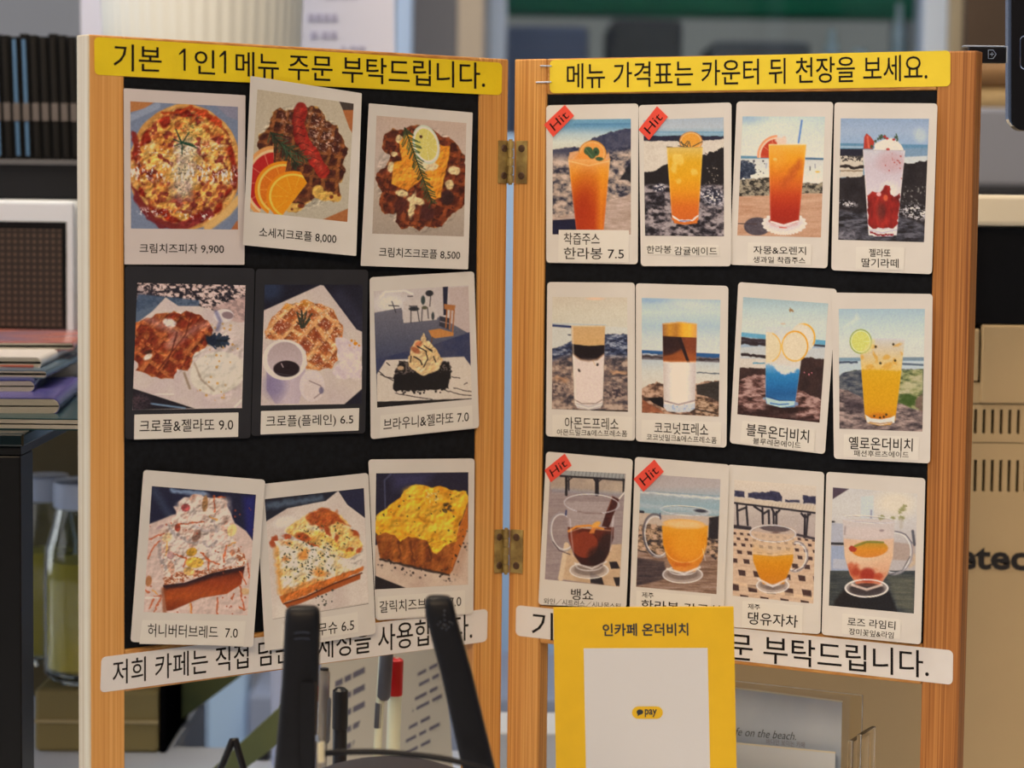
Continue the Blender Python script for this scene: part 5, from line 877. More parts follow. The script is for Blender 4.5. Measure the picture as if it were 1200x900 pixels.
wbox('wall_back', (wx0, WY, 0), (wx1, WY+.12, wz0), M_WALL, kind='structure'); wbox('wall_back', (wx0, WY, wz1), (wx1, WY+.12, Z0+1.3), M_WALL, kind='structure')
wbox('wall_left', (-2.72, -3, 0), (-2.6, WY+.12, Z0+1.3), M_WALL, kind='structure'); wbox('wall_right', (2.6, -3, 0), (2.72, WY+.12, Z0+1.3), M_WALL, kind='structure')
wbox('floor', (-2.72, -3, -.1), (2.72, WY+.12, 0), M_FLOOR, kind='structure'); wbox('ceiling', (-2.72, -3, Z0+1.3), (2.72, WY+.12, Z0+1.4), M_CEIL, kind='structure')
wn = obj('window_1', MB().box((wx0+.002, WY+.02, wz0+.002), (wx0+.03, WY+.08, wz1-.002)).box((wx1-.03, WY+.02, wz0+.002), (wx1-.002, WY+.08, wz1-.002)).box((wx0+.03, WY+.02, wz0+.002), (wx1-.03, WY+.08, wz0+.03)).box((wx0+.03, WY+.02, wz1-.03), (wx1-.03, WY+.08, wz1-.002)), M_FRAME, kind='structure')
obj('pane', MB().box((wx0+.03, WY+.045, wz0+.03), (wx1-.03, WY+.05, wz1-.03)), M_GLASS, wn)
# outside, beyond the glass
M_GREEN = mat('green_awning', (26,120,84), .7, raw=False); M_OUT1 = mat('dark_bluish_grey', (74,74,76), .6); M_OUT2 = mat('pale_bottle', (200,214,214), .4); M_PAVE = mat('grey_paving', (128,124,118), .8, var=.15, scale=5)
wbox('terrace', (-2.7, WY+.12, -.1), (2.7, 6, -.002), M_PAVE, kind='structure')
a_, b_ = at(520, 15, 4.6), at(1110, 15, 4.6)
wbox('awning', (a_[0], a_[1], a_[2]), (b_[0], a_[1]+.1, a_[2]+.2), M_GREEN, .01, label='green awning hanging outside along the top of the window', cat='awning')
obj('awning_post', MB().cyl((a_[0]+.05, a_[1]+.25, 0), (a_[0]+.05, a_[1]+.25, a_[2]+.01), .02).cyl((b_[0]-.05, a_[1]+.25, 0), (b_[0]-.05, a_[1]+.25, a_[2]+.01), .02), M_OUT1, bpy.data.objects['awning'])
def outbox(name, x0, y0, x1, d, m, label, cat, depth=.3, floor=0., bev=.01):
    a, b = at(x0, y0, d), at(x1, y0, d); return wbox(name, (a[0], a[1], floor), (b[0], a[1]+depth, a[2]), m, bev, label=label, cat=cat)
M_OUTG = mat('grey_far_wall', (150,142,126), .8, var=.06, scale=2); M_OUTB = mat('blue_grey_crate', (118,124,148), .7)
wl = wbox('garden_wall', (-1.5, 5.2, 0), (2.5, 5.35, Z0+1.2), M_OUTG, label='plain grey wall outside, far behind the window', cat='wall')
outbox('blue_crate', 590, 30, 690, 4.3, M_OUTB, 'blurred bluish crate seen outside above the hinge', 'crate')
outbox('dark_planter', 715, 22, 800, 4.2, M_OUT1, 'blurred dark box outside, right of the bluish crate', 'box')
outbox('grey_planter', 835, 48, 950, 4.2, mat('mid_grey', (104,104,106), .7), 'blurred low grey box outside, middle of the window', 'box')
M_PALE = mat('pale_aqua_plastic', (222,240,238), .4)
for x0, x1, y0, nm in ((966,984,34,'pale bottle outside, left one of three above the yellow strip'),(990,1026,58,'short wide pale bottle outside, between two taller ones'),(1046,1062,4,'tall pale bottle outside, close to the right window frame')):
    c = at((x0+x1)/2, y0, 3.95); r = (x1-x0)/2*3.95/FPX; st_ = at((x0+x1)/2, 110, 3.95)
    o = obj('bottle', MB().lathe((c[0], c[1], st_[2]), [(r, 0), (r, (c[2]-st_[2])*.7), (r*.45, (c[2]-st_[2])*.86), (r*.45, c[2]-st_[2])], 20), M_PALE, smooth='auto', label=nm, cat='bottle')
sh = at(1010, 110, 3.95); wbox('sill_shelf', (at(930,110,3.95)[0], sh[1]-.06, sh[2]-.03), (wx1, sh[1]+.1, sh[2]-.0005), M_FRAME, label='pale shelf outside the window carrying two bottles', cat='shelf')
# pillars and curtains between the board and the window
def post(name, x0, x1, d, m, label, cat, depth=.02, ztop=Z0+1.3, zbot=0.):
    a, b = at(x0, 40, d), at(x1, 40, d); return wbox(name, (a[0], a[1], zbot), (b[0], a[1]+depth, ztop), m, .002, label=label, cat=cat)
post('dark_cabinet', 484, 536, 3.55, mat('dark_taupe', (88,82,78), .6), 'tall dark taupe cabinet behind the left panel', 'cabinet', .04, Z0+.6)
post('tan_post', 536, 567, 3.2, mat('tan_paint', (146,126,102), .6), 'tan post left of the window', 'post')
post('pale_post', 463, 483, 3.3, mat('pale_blue_metal', (170,184,198), .4), 'slim pale blue post beside the white notice', 'post')
post('pale_pillar', 1083, 1113, 3.0, mat('pale_pillar_paint', (186,184,180), .6), 'pale grey pillar at the right edge of the window', 'pillar')
post('tan_post', 1113, 1131, 2.9, mat('tan_wood', (152,130,98), .6), 'tan wooden post beside the pale grey pillar', 'post')
post('dark_cabinet', 1131, 1330, 2.7, mat('dark_brown_wood', (58,40,26), .5, var=.3, scale=8), 'dark brown cabinet behind the black phone', 'cabinet', .02)
for i, (y, lbl) in enumerate(((88, 'upper rolled tan mat beside the dark phone'), (118, 'lower rolled tan mat above the grey box'))):
    a, b = at(1140, y, 2.2), at(1290, y, 2.2); obj('rolled_mat', MB().cyl(a, b, .0125, 18).cyl(a-np.array([.0006,0,0]), a, .008, 14), mat('tan_straw', (150,118,74) if i else (116,80,44), .7, var=.2, scale=60), smooth='auto', label=lbl, cat='mat')
a, b = at(1120, 128, 2.2), at(1310, 128, 2.2)
wbox('grey_box', (a[0], a[1]-.06, at(0,205,2.1)[2]), (b[0], a[1]+.2, a[2]-.0005), mat('grey_plastic', (120,114,112), .6), .004, label='plain grey box between the phone and the beige machine', cat='box')
wbox('black_rack', (a[0]-.05, a[1]-.08, 0.), (b[0]+.1, a[1]+.25, at(0,205,2.1)[2]-.0005), mat('black_rack_metal', (26,26,28), .5), .002, label='black rack under the plain grey box', cat='rack')

# ================================================================= counter
cz = .90
def lshape(xa, xb, ya, yb, xc, yc, z0, z1): return MB().prism([(xa,ya,z0),(xb,ya,z0),(xb,yb,z0),(xc,yb,z0),(xc,yc,z0),(xa,yc,z0)], (0,0,z1-z0))
obj('counter', lshape(-1.3, 1.3, -.75, .31, -.228, .47, 0, cz), M_COUNT, label='pale counter carrying the menu board and the machines', cat='counter')
lt = float(at(600, 888, 1.58)[2])
M_LEDGE = mat('pale_grey_ledge', (196,190,186), .4, var=.04, scale=20)
obj('back_ledge', lshape(-.62, .112, .165, .3095, -.2285, .4695, cz+.0003, lt), M_LEDGE, label='pale raised ledge at the back of the counter', cat='ledge')

# ================================================================= beige machine with vents
M_BEIGE = mat('beige_machine_plastic', (188,151,102), .5, var=.03, scale=30, bump=.06, bscale=600); M_BEIGE2 = mat('cream_machine_bar', (240,212,170), .45); M_DARK = mat('black_display', (16,13,12), .2, var=.2, scale=40); M_SLOT = mat('black_slot', (8,7,7), .9, spec=0)
dm = 1.43; fy = CY+dm
def mx(x): return float(at(x, 500, dm)[0])
def mz(y): return float(at(1170, y, dm)[2])
x0, x1 = mx(850), mx(1420)
mach = empty('beige_machine', ((x0+x1)/2, fy+.1, cz+.0004), 'large beige machine with black display, vent slots and black letters, behind the right panel', 'machine')
slots = [(1143+10.05*k, 481.5, 507, -.035) for k in range(-2, 22)] + [(1144.5+9.9*k, 540.5, 575, -.03) for k in range(-2, 22)]
wS = 3.6; bands = [(480, 508.5), (539, 576.5)]
fr = MB(); T = .004
def fb(xa, xb, ya, yb, bev=0, dy=0., mb=None): (mb or fr).box((xa, fy+dy, mz(yb)), (xb, fy+dy+T, mz(ya)), bev)
fb(x0, x1, 474.4, bands[0][0]); fb(x0, x1, 508.5, 518.3); fb(x0, x1, 519.6, 539); fr.box((x0, fy, cz+.0006), (x1, fy+T, mz(576.5)), 0)
for (ya, yb), o0, stp in ((bands[0], 1143., 10.05), (bands[1], 1144.5, 9.9)):
    xs = [o0+stp*k for k in range(-2, 20)]; fb(x0, mx(xs[0]-wS/2), ya, yb)
    for k, xx in enumerate(xs):
        nx_ = xs[k+1]-wS/2 if k < len(xs)-1 else None; fb(mx(xx+wS/2), mx(nx_) if nx_ else x1, ya, yb)
obj('front_panel', fr, M_BEIGE, mach)
up = MB(); up.box((mx(1147.5), fy-.001, mz(473)), (x1, fy+T, mz(381)), .0012); up.box((x0, fy-.0005, mz(447)), (mx(1144.8), fy+T, mz(386)), .0008); up.box((x0, fy, mz(473)), (mx(1147.4), fy+T, mz(449)), 0)
obj('upper_panel', up, M_BEIGE, mach)
obj('casing', MB().box((x0, fy+.012, cz+.0006), (x1, fy+.165, mz(230)), .002), M_BEIGE, mach)
obj('vent_backing', MB().box((x0+.002, fy+T+.0003, cz+.002), (x1-.002, fy+.0118, mz(382)), 0), M_SLOT, mach)
obj('display', MB().box((x0+.001, fy+.006, mz(380.5)), (x1-.001, fy+.0118, mz(266)), .0005), M_DARK, mach)
obj('top_bar', MB().box((x0-.002, fy-.006, mz(264.5)), (x1+.002, fy+.0118, mz(228.5)), .0025), M_BEIGE2, mach)
def front_text(t, q, d, m, par, off=0, shear=0, e=.0004):
    a, b, f = glyphs(t, off, shear); X, Y = bil(q, a, b); return obj('lettering', MB().add(at(X, Y, np.full(X.shape, d-e)), f), m, par)
front_text('etec', [(1121,640.5),(1205,642.5),(1205,669),(1121,667)], dm, mat('black_letters', (34,28,26), .5), mach, .03)

# ================================================================= phone with plug, top right
M_PH = mat('black_phone_shell', (14,13,16), .3, spec=.3); M_CHR = mat('chrome_rim', (205,205,210), .15, 1.)
dp = 1.20
ph = empty('black_phone', at(1290, 150, dp), 'black phone with chrome rim mounted at the top right edge of the photo', 'phone')
def rr(x0, y0, x1, y1, r, n=7):
    o = []
    for cx, cy, a0 in ((x1-r, y0+r, -90), (x1-r, y1-r, 0), (x0+r, y1-r, 90), (x0+r, y0+r, 180)):
        for k in range(n): a = math.radians(a0+90*k/(n-1)); o.append((cx+r*math.cos(a), cy+r*math.sin(a)))
    return o
def pxprism(q, d, depth): return MB().prism([at(x, y, d) for x, y in q], (0, depth, 0))
obj('chrome_rim', pxprism(rr(1181.5,-190,1420,150,14), dp, .007), M_CHR, ph); obj('phone_shell', pxprism(rr(1185.5,-186,1416,153,14), dp-.0012, .0094), M_PH, ph)
mb = pxprism(rr(1195,41,1260,82,6), dp-.0014, .0001); obj('emblem_outline', MB().tube([at(x, y, dp-.0014) for x, y in rr(1195.5,42,1260,81,6)], .00028, 6), M_CHR, ph)
pz = at(1330, 150, dp); obj('phone_stand', MB().box((pz[0]-.012, pz[1]+.0095, cz+.0005), (pz[0]+.012, pz[1]+.019, pz[2]+.06), .002).box((pz[0]-.05, pz[1]-.03, cz+.0002), (pz[0]+.05, pz[1]+.06, cz+.008), .002), M_PH, ph)
plug = empty('usb_plug', at(1160, 76, dp+.002), 'small black plug with a metal rim stuck into the side of the black phone', 'plug')
A = at(1136, 53, dp+.002); B = at(1179.5, 74, dp+.002); obj('plug_body', MB().box((A[0], A[1], B[2]), (B[0], A[1]+.005, A[2]-.0008), .0006), M_PH, plug)
obj('metal_rim', MB().box((A[0]-.003, A[1]-.0002, A[2]-.0008), (B[0]-.001, A[1]+.0052, A[2]), .0003), M_STEEL, plug); obj('metal_rim', MB().box((B[0]-.0004, A[1]-.0003, B[2]+.0002), (B[0]+.0008, A[1]+.0053, A[2]-.0002), .0003), M_STEEL, plug)
ic = [(1158.2,58.6),(1163.8,58.6),(1167.4,63.5),(1163.8,68.6),(1158.2,68.6),(1158.2,58.6)]
obj('plug_symbol', MB().tube([at(x, y, dp+.0016) for x, y in ic], .00022, 6).tube([at(1160, 63.5, dp+.0016), at(1165, 63.5, dp+.0016)], .0002, 6).tube([at(1162.5, 61, dp+.0016), at(1162.5, 66, dp+.0016)], .0002, 6), M_STEEL, plug)

# ================================================================= card holder behind the right panel's lower opening
M_ACR = mat('clear_acrylic', (240,240,240), .05, raw=True, trans=1, ior=1.49); M_BC = mat('pale_sea_card', (186,180,170), .35, var=.12, scale=14, c2=(150,152,152)); M_BCE = mat('cream_card_edge', (206,186,152), .6); M_BCW = mat('plain_white_card', (194,186,172), .5)
def hold(x, y, n): lx, lz = loc(1, x, y, n); return (MPN[1] @ np.array([float(lx), -float(n), float(lz), 1]))[:3]
bx = loc(1, 930., 900., -.05)
HM = MP[1] @ Matrix.Translation((float(bx[0]), .05, cz-Z0))
ho = empty('card_holder', HM, 'clear acrylic card holder behind the lower opening of the right panel', 'card holder')
def hbox(xa, xb, za, zb_, na, nb, name, m, par=ho, bev=.0004):
    mb = MB().box((xa, -nb, za), (xb, -na, zb_), bev, 2, 0, MP[1]); return obj(name, mb, m, par)
xL = float(loc(1, 838., 850., -.05)[0]); xR = float(loc(1, 1012., 870., -.04)[0]); zbt = cz-Z0+.0005; zt1 = float(loc(1, 1000., 858., -.04)[1])
hbox(xL, xR, zbt, zbt+.003, -.075, -.030, 'base', M_ACR); hbox(xR-.0025, xR, zbt+.003, zt1, -.060, -.036, 'side_wall', M_ACR); hbox(xR-.0075, xR-.0045, zbt+.003, zt1-.004, -.060, -.036, 'side_wall', M_ACR)
hbox(xL, xL+.0025, zbt+.003, zt1, -.060, -.036, 'side_wall', M_ACR); hbox(xL+.003, xR-.008, zbt+.003, zt1-.03, -.0375, -.036, 'front_wall', M_ACR); hbox(xL+.003, xR-.008, zbt+.003, zt1+.016, -.0615, -.060, 'back_wall', M_ACR)
Sb = Sheet(1, [(838,802.5),(987,821.5),(984,960),(836,945)], lambda a, b: -.054+0*a); Cb = Sb.pts(np.array([910.]), np.array([950.]))[0]
bc = sobj('postcard', Sb.slab(Sb.q, .5, -.0045, 0, 6, 6), M_BC, 1, Cb, label='pale sea-coloured card with script lettering, rear card in the clear holder', cat='card')
def sheetbox(S, q, e0, e1): return S.slab(q, .3, e0, e1, 3, 2)
sobj('card_edge', sheetbox(Sb, [(838,802),(987.5,821),(987.5,823),(838,804)], .0001, .0003), M_BCE, 1, Cb, bc)
sobj('lettering', Sb.text('cafe on the beach.', [(852.5,851.5),(932.6,858),(932.6,867.5),(852.5,861)], .0002, -.004, .35), mat('blue_black_script', (52,56,62), .5), 1, Cb, bc)
sobj('lettering', Sb.text('바다만 보이는 카페', [(898,865),(943,869.5),(943,876.5),(898,872)], .0002), mat('grey_print', (128,120,122), .5), 1, Cb, bc)
Sf = Sheet(1, [(838,868),(979,881.5),(977,985),(836,970)], lambda a, b: -.047+0*a); Cf = Sf.pts(np.array([910.]), np.array([970.]))[0]
bf = sobj('postcard', Sf.slab(Sf.q, .5, -.003, 0, 6, 6), M_BCW, 1, Cf, label='plain whitish card in front of the script card in the clear holder', cat='card'); sobj('card_edge', sheetbox(Sf, [(838,867.5),(979.3,881),(979.3,883),(838,869.5)], .0001, .0003), M_BCE, 1, Cf, bf)

# ================================================================= router antennas in front of the left panel
M_ANT = mat('matt_black_plastic', (17,16,18), .45, var=.12, scale=200, bump=.12, bscale=900, spec=.3); M_ANTG = mat('black_plastic_detail', (52,52,56), .25)
ra_ = 1.01
rz = float(at(480, 886, ra_+.055)[2]); rc = at(470, 886, ra_)
ro = empty('wireless_router', (float(rc[0]), CY+ra_+.03, cz+.0003), 'dark grey router body with two black antennas at the bottom edge', 'router')
X0, X1 = float(at(330,886,ra_)[0]), float(at(571,886,ra_)[0])
bod = MB(); cxr = (X0+X1)/2; prof = []
for t in np.linspace(0, 1, 15):
    xx = X0+(X1-X0)*t; h = rz-.0 - .012*(2*t-1)**2 - (.02 if t in (0, 1) else 0); prof.append((xx, h))
bod.prism([(X0, CY+ra_+.01, cz+.0004)]+[(x, CY+ra_+.01, z) for x, z in prof]+[(X1, CY+ra_+.01, cz+.0004)], (0, .045, 0)); obj('router_body', bod, mat('dark_grey_plastic', (46,44,46), .5, spec=.3), ro)
def antenna(pts, d, label):
    """pts: (left x, right x, y) rows from tip to foot"""
    mb = MB(); rings = []; n = 20
    for i, (xl, xr, y, th) in enumerate(pts):
        a, b = at(xl, y, d), at(xr, y, d); c = (a+b)/2; hw = (b[0]-a[0])/2; ring = []
        for k in range(n):
            t = 2*math.pi*k/n; cx_, cy_ = math.cos(t), math.sin(t); e = .5
            ring.append((c[0]+hw*np.sign(cx_)*abs(cx_)**e, c[1]+th*np.sign(cy_)*abs(cy_)**.7, c[2] + (a[2]-b[2])*-.5*cx_))
        rings.append(ring)
    vs = [p for r in rings for p in r]; fs = [(j*n+i, j*n+(i+1) % n, (j+1)*n+(i+1) % n, (j+1)*n+i) for j in range(len(rings)-1) for i in range(n)]
    fs += [tuple(range(n))[::-1], tuple((len(rings)-1)*n+i for i in range(n))]; mb.add(vs, fs); return obj('antenna', mb, M_ANT, ro, smooth=True, label=label)
an1 = antenna([(343,368,709.6,.0012),(338.5,371.5,711,.003),(335.5,374.2,714,.0042),(334.3,375.3,719,.005),(333.4,375.6,730,.005),(330,374,800,.0052),(323,371,880,.0055),(318,369,940,.0055)], ra_-.012, 'upright black antenna with a rounded top')
an2 = antenna([(506,520,697.4,.0012),(501.5,526,698.6,.003),(498.5,529.5,702,.0042),(497.3,532,708,.005),(498.5,535,722,.005),(516.5,554,790,.0052),(538,577,885,.0055),(550,590,940,.0055)], ra_-.012, 'leaning black antenna with a rounded top')
dots = MB(); R = random.Random(4)
for x, y in ((520.5,721),(521,727),(522,733),(516,729),(513,732),(527,729),(530,731),(523,738),(520,732),(518,736),(526,735),(521,716)): dots.box((lambda c: (c[0]-.0004, c[1]-.0002, c[2]-.0004))(at(x, y, ra_-.0172)), (lambda c: (c[0]+.0004, c[1]+.0004, c[2]+.0004))(at(x, y, ra_-.0172)), .0002)
obj('vent_dots', dots, M_ANTG, an2)
for y in (741, 748): obj('embossed_arc', MB().tube([at(x, y+2.5*((x-354)/9)**2*.5, ra_-.0176) for x in range(345, 364, 3)], .0004, 5), M_ANTG, an1)
obj('grip_panel', pxprism(rr(352,800,369.5,960,3), ra_-.0195, .004), M_ANT, an1)
pc = [(377,883),(400,881.5),(440,881),(480,884),(520,889),(560,899),(590,912)]
pp = [at(x, y, .985 + .004*math.sin(i)) for i, (x, y) in enumerate(pc)]; fine = []
for i in range(len(pp)-1):
    p0, p1, p2, p3 = pp[max(i-1, 0)], pp[i], pp[i+1], pp[min(i+2, len(pp)-1)]
    for t in np.linspace(0, 1, 6)[:-1]: fine.append(.5*((2*p1)+(-p0+p2)*t+(2*p0-5*p1+4*p2-p3)*t*t+(-p0+3*p1-3*p2+p3)*t**3))
fine.append(pp[-1]); obj('cable', MB().tube(fine, .00135, 10), M_ANT, smooth=True, label='black cable arching over the grey router body', cat='cable')
ch = [at(x, y, .97) for x, y in ((371.5,862),(372,868),(376,872),(376,892),(378,902))]
cl = obj('cord_tip', MB().tube(ch[:3], .0006, 6), M_STEEL, label='small beige cord tip hanging beside the upright antenna', cat='cord tip'); obj('sleeve', MB().cyl(at(376,870,.97), at(376.5,893,.97), .0014, 12), mat('beige_sleeve', (196,172,128), .5), cl)

# ================================================================= pens, paper, cup behind the left panel's lower opening
M_CLR = mat('clear_pen_barrel', (210,205,200), .1, raw=True, trans=.6); M_BLK = mat('black_pen_plastic', (22,20,22), .35); M_REDP = mat('red_cap', (196,26,26), .35); M_WPEN = mat('white_pen_barrel', (206,196,160), .4); M_GPEN = mat('grey_pen_barrel', (84,80,80), .4)
dq = 1.32
cup = at(415, 930, dq); pcup = obj('pen_cup', MB().lathe((cup[0], CY+dq, cz+.0003), [(.036,0),(.037,.003),(.038,cup[2]-cz-.004),(.0385,cup[2]-cz),(.036,cup[2]-cz),(.035,.006),(.001,.005)], 32), mat('dark_pen_cup', (40,38,38), .5), smooth='auto', label='dark pen cup behind the left panel holding five pens', cat='pen cup')
def pen(name, xt, yt, xb, d, r, m, label, parts):
    yb = 1080; a, b = at(xt, yt, d), at(xb, yb, d); b[2] = max(b[2], cz+.008)
    def P(y): t = (yt-y)/(yt-yb); return a+(b-a)*t
    o = obj(name, MB().tube([P(yt), P(yt+2), P(yt+6), P(yb)], [r*.45, r*.8, r, r], 14), m, smooth='auto', label=label, cat='pen')
    for nm, y0, y1, rr_, mm, dx, lb in parts:
        q0, q1 = P(y0)+np.array([dx, -abs(dx)*.0, 0]), P(y1)+np.array([dx, 0, 0]); obj(nm, MB().tube([q0, q0+(q1-q0)*.06, q0+(q1-q0)*.94, q1], [rr_*.6, rr_, rr_, rr_*.7], 12), mm, o, smooth='auto', label=lb)
pen('clear_pen', 380, 784, 372, dq, .0034, M_CLR, 'clear ballpoint pen with a black rubber tip and red and blue refills', [('rubber_tip', 782, 791, .0026, M_BLK, 0, None), ('refill', 811, 835, .0013, M_REDP, -.003, 'red refill'), ('refill', 811, 850, .0013, mat('blue_refill', (40,60,120), .4), .0008, 'blue refill'), ('clip', 828, 900, .0022, mat('grey_clip', (120,116,114), .3), .0025, None)])
pen('black_marker', 399, 806, 396, dq-.02, .0040, M_BLK, 'short black pen standing right of the clear pen', [('cap', 806, 872, .0044, M_BLK, 0, None)])
pen('grey_pen', 449, 762, 434, dq-.01, .0024, M_WPEN, 'white pen with a grey clip left of the red marker', [('clip', 745, 836, .0040, M_GPEN, .0018, None), ('dark_print', 838, 880, .0025, M_GPEN, -.0002, None)])
pen('red_marker', 464, 771, 456, dq+.005, .0040, M_WPEN, 'marker with a red cap and cream barrel', [('cap', 771, 832, .0044, M_REDP, 0, 'red cap')])
dpap = 1.47
def paper(quad, d0, d1, name, m, label, cat, mat_lines=None, lines=()):
    ds = (d0, d1, d1, d0); P = [at(x, y, dd) for (x, y), dd in zip(quad, ds)]
    o = obj(name, MB().prism(P, (0, .0012, 0)), m, label=label, cat=cat); mb = MB()
    for q in lines:
        V = []
        for x, y in q:
            a, b = inv_bil(quad, np.array([float(x)]), np.array([float(y)])); a, b = float(a[0]), float(b[0]); pt = P[0]*(1-a)*(1-b)+P[1]*a*(1-b)+P[2]*a*b+P[3]*(1-a)*b; V.append(pt+np.array([0,-.0004,0]))
        mb.prism(V, (0, .0003, 0))
    if lines: obj('printed_lines', mb, mat_lines, o, kind='stuff')
    return o
L1 = []
R = random.Random(3)
for k, (y, xe) in enumerate(((795,515),(808,508),(822,512),(834,514),(852,502),(866,508),(880,500))):      # slanting lines of small print
    x = 476
    while x < xe: wd = R.uniform(7, 15); L1.append([(x, y-(x-476)*.52), (x+wd, y-(x+wd-476)*.52), (x+wd, y+4-(x+wd-476)*.52), (x, y+4-(x-476)*.52)]); x += wd+3.5
for k, y in enumerate((792,812,832,852,872)):
    for x, wd in ((393,9),(404,8),(414,14)): L1.append([(x, y+6-(x-393)*.5), (x+wd, y+6-(x+wd-393)*.5), (x+wd, y+13-(x+wd-393)*.5), (x, y+13-(x-393)*.5)])
paper([(376,720),(518,700),(538,1010),(376,1010)], dpap, dpap-.02, 'printed_sheet', mat('beige_paper', (196,174,142), .6), 'beige sheet of slanting small print standing behind the pens', 'paper', mat('grey_violet_print', (104,92,92), .6), L1)
c = at(338, 790, 1.555); zcb = lt+.0004
obj('paper_cup', MB().lathe((c[0]+.008, c[1], zcb), [(.019,0),(.020,.06),(.0225,Z0-.10-zcb),(.0235,Z0-.098-zcb),(.0215,Z0-.099-zcb)], 40), mat('white_paper_cup', (216,210,216), .6), smooth='auto', label='white cup partly hidden behind the upright antenna', cat='cup')
# wire loop
wl_ = [(238,1014),(248,935),(256,905),(262,893),(268,878),(272.5,867.5),(276,867),(278,875),(281,886),(287,905)]
obj('wire_loop', MB().tube([at(x, y, 1.36+.02*(i % 2)*0) for i, (x, y) in enumerate(wl_)]+[at(289, 935, 1.36), at(292, 1014, 1.36)], .0021, 10), M_BLK, smooth=True, label='black bent wire loop in the lower opening of the left panel', cat='wire')
# olive straps
M_OLV = mat('olive_green_band', (104,100,52), .55, var=.5, scale=14, c2=(62,72,44))
def band(p0, p1, w0, w1, d, lbl):
    q = [(p0[0], p0[1]-w0/2), (p1[0], p1[1]-w1/2), (p1[0], p1[1]+w1/2), (p0[0], p0[1]+w0/2)]
    obj('leaf_band', pxprism(q, d, .006), M_OLV, label=lbl, cat='band')
band((185,838), (400,690), 52, 30, 1.66, 'upper olive green band slanting behind the white label strip')
band((238,925), (342,838), 26, 44, 1.50, 'lower olive green band slanting behind the wire loop')
wt = at(578,865,1.45); wt2 = at(700,865,1.45)
wbox('white_tray', (wt[0], wt[1]+.017, lt+.0004), (wt2[0], wt[1]+.077, wt[2]), mat('white_tray_plastic', (222,212,200), .4), .002, label='white tray seen in the gap under the lower hinge', cat='tray')
wbox('dark_block', (float(at(300,880,1.56)[0]), CY+1.562, lt+.0004), (float(at(314,880,1.56)[0]), CY+1.585, float(at(300,874,1.56)[2])), M_BLK, .001, label='small dark block under the lower olive band', cat='block')

# ================================================================= left side: olive box, jar, side table, magazines, microwave, folders
M_BOX = mat('olive_brown_carton', (116,98,56), .6, var=.12, scale=10); M_BOXHL = mat('tan_carton_highlight', (150,128,86), .5)
db = 1.58
A = at(40, 808, db); B = at(186, 884, db)
ob = empty('carton', ((A[0]+B[0])/2, CY+db+.05, lt+.0003), 'olive brown carton with a dark side, bottom left behind the frame', 'carton')
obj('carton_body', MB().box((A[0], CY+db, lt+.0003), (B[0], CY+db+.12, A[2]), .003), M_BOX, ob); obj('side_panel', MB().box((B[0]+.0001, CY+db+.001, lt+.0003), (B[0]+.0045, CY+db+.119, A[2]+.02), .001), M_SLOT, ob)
obj('highlight_line', MB().box((A[0], CY+db-.002, at(0,846,db)[2]), (B[0], CY+db-.0001, at(0,842,db)[2]), .0005), M_BOXHL, ob)  # highlight line on the carton front, put in as a tan strip
M_JG = mat('jar_glass', (235,240,235), .03, raw=True, trans=1, ior=1.45); M_JY = mat('yellow_green_citrus', (255,214,70), .5, var=.5, scale=50, c2=(226,186,44)); M_LID = mat('white_jar_lid', (240,236,236), .25)
def jar(xc, yt, yb, r, d, label):
    t, b = at(xc, yt, d), at(xc, yb, d); z0_ = A[2]+.0004; H = float(t[2])-z0_; c = (float(b[0]), CY+d, z0_)
    o = empty('glass_jar', c, label, 'jar', 'glass jars on the carton')
    obj('jar_glass', MB().lathe(c, [(r*.8,0),(r,.006),(r*1.02,H*.5),(r*.98,H*.66),(r*.80,H*.78),(r*.72,H*.86),(r*.67,H*.86),(r*.75,H*.78),(r*.93,H*.66),(r*.96,H*.5),(r*.94,.008),(r*.7,.005)], 32), M_JG, o, smooth='auto')
    obj('contents', MB().lathe(c, [(r*.68,.0065),(r*.925,.010),(r*.945,H*.5),(r*.86,H*.60),(r*.3,H*.615)], 28), M_JY, o, smooth='auto'); obj('lid', MB().lathe(c, [(r*.76,H*.865),(r*.78,H*.87),(r*.78,H*.99),(r*.72,H)], 28), M_LID, o, smooth='auto')
jar(101, 562, 795, .0285, db+.035, 'wide glass jar of yellow green fruit syrup, half hidden by the frame'); jar(56, 556, 795, .020, db+.092, 'glass jar of yellow green fruit syrup, behind the black table leg')
wbox('brown_cupboard', tuple(np.array([at(-60,900,1.9)[0], CY+1.9, 0.0])), tuple(np.array([at(142,500,1.9)[0], CY+1.98, at(0,500,1.9)[2]])), mat('brown_cupboard_wood', (104,84,50), .6, var=.15, scale=12), .002, label='brown cupboard board behind the glass jars', cat='cupboard')
# side table
M_TBL = mat('black_glass_top', (10,20,20), .1, spec=.5); M_TLEG = mat('black_table_metal', (9,9,10), .4, spec=.3)
zt = float(at(27, 508, 1.23)[2]); tx = float(at(27.5, 508, 1.23)[0]); ty0 = CY+1.23; ty1 = CY+1.755; tl = tx-.42
tb = empty('side_table', (tx-.2, (ty0+ty1)/2, cz+.0003), 'black glass-topped side table carrying the magazines', 'table')
obj('table_top', MB().box((tl, ty0, zt-.0072), (tx, ty1, zt), .0012), M_TBL, tb); obj('apron', MB().box((tl+.002, ty0+.003, zt-.012), (tx-.002, ty1-.003, zt-.0075), .0005), M_TLEG, tb)
for lx in (tl+.002, tx-.0155):
    for ly in (ty0+.002, ty1-.034): obj('leg', MB().box((lx, ly, (cz if ly < .1 else lt)+.0003), (lx+.0135, ly+.032, zt-.0122), .0008), M_TLEG, tb)
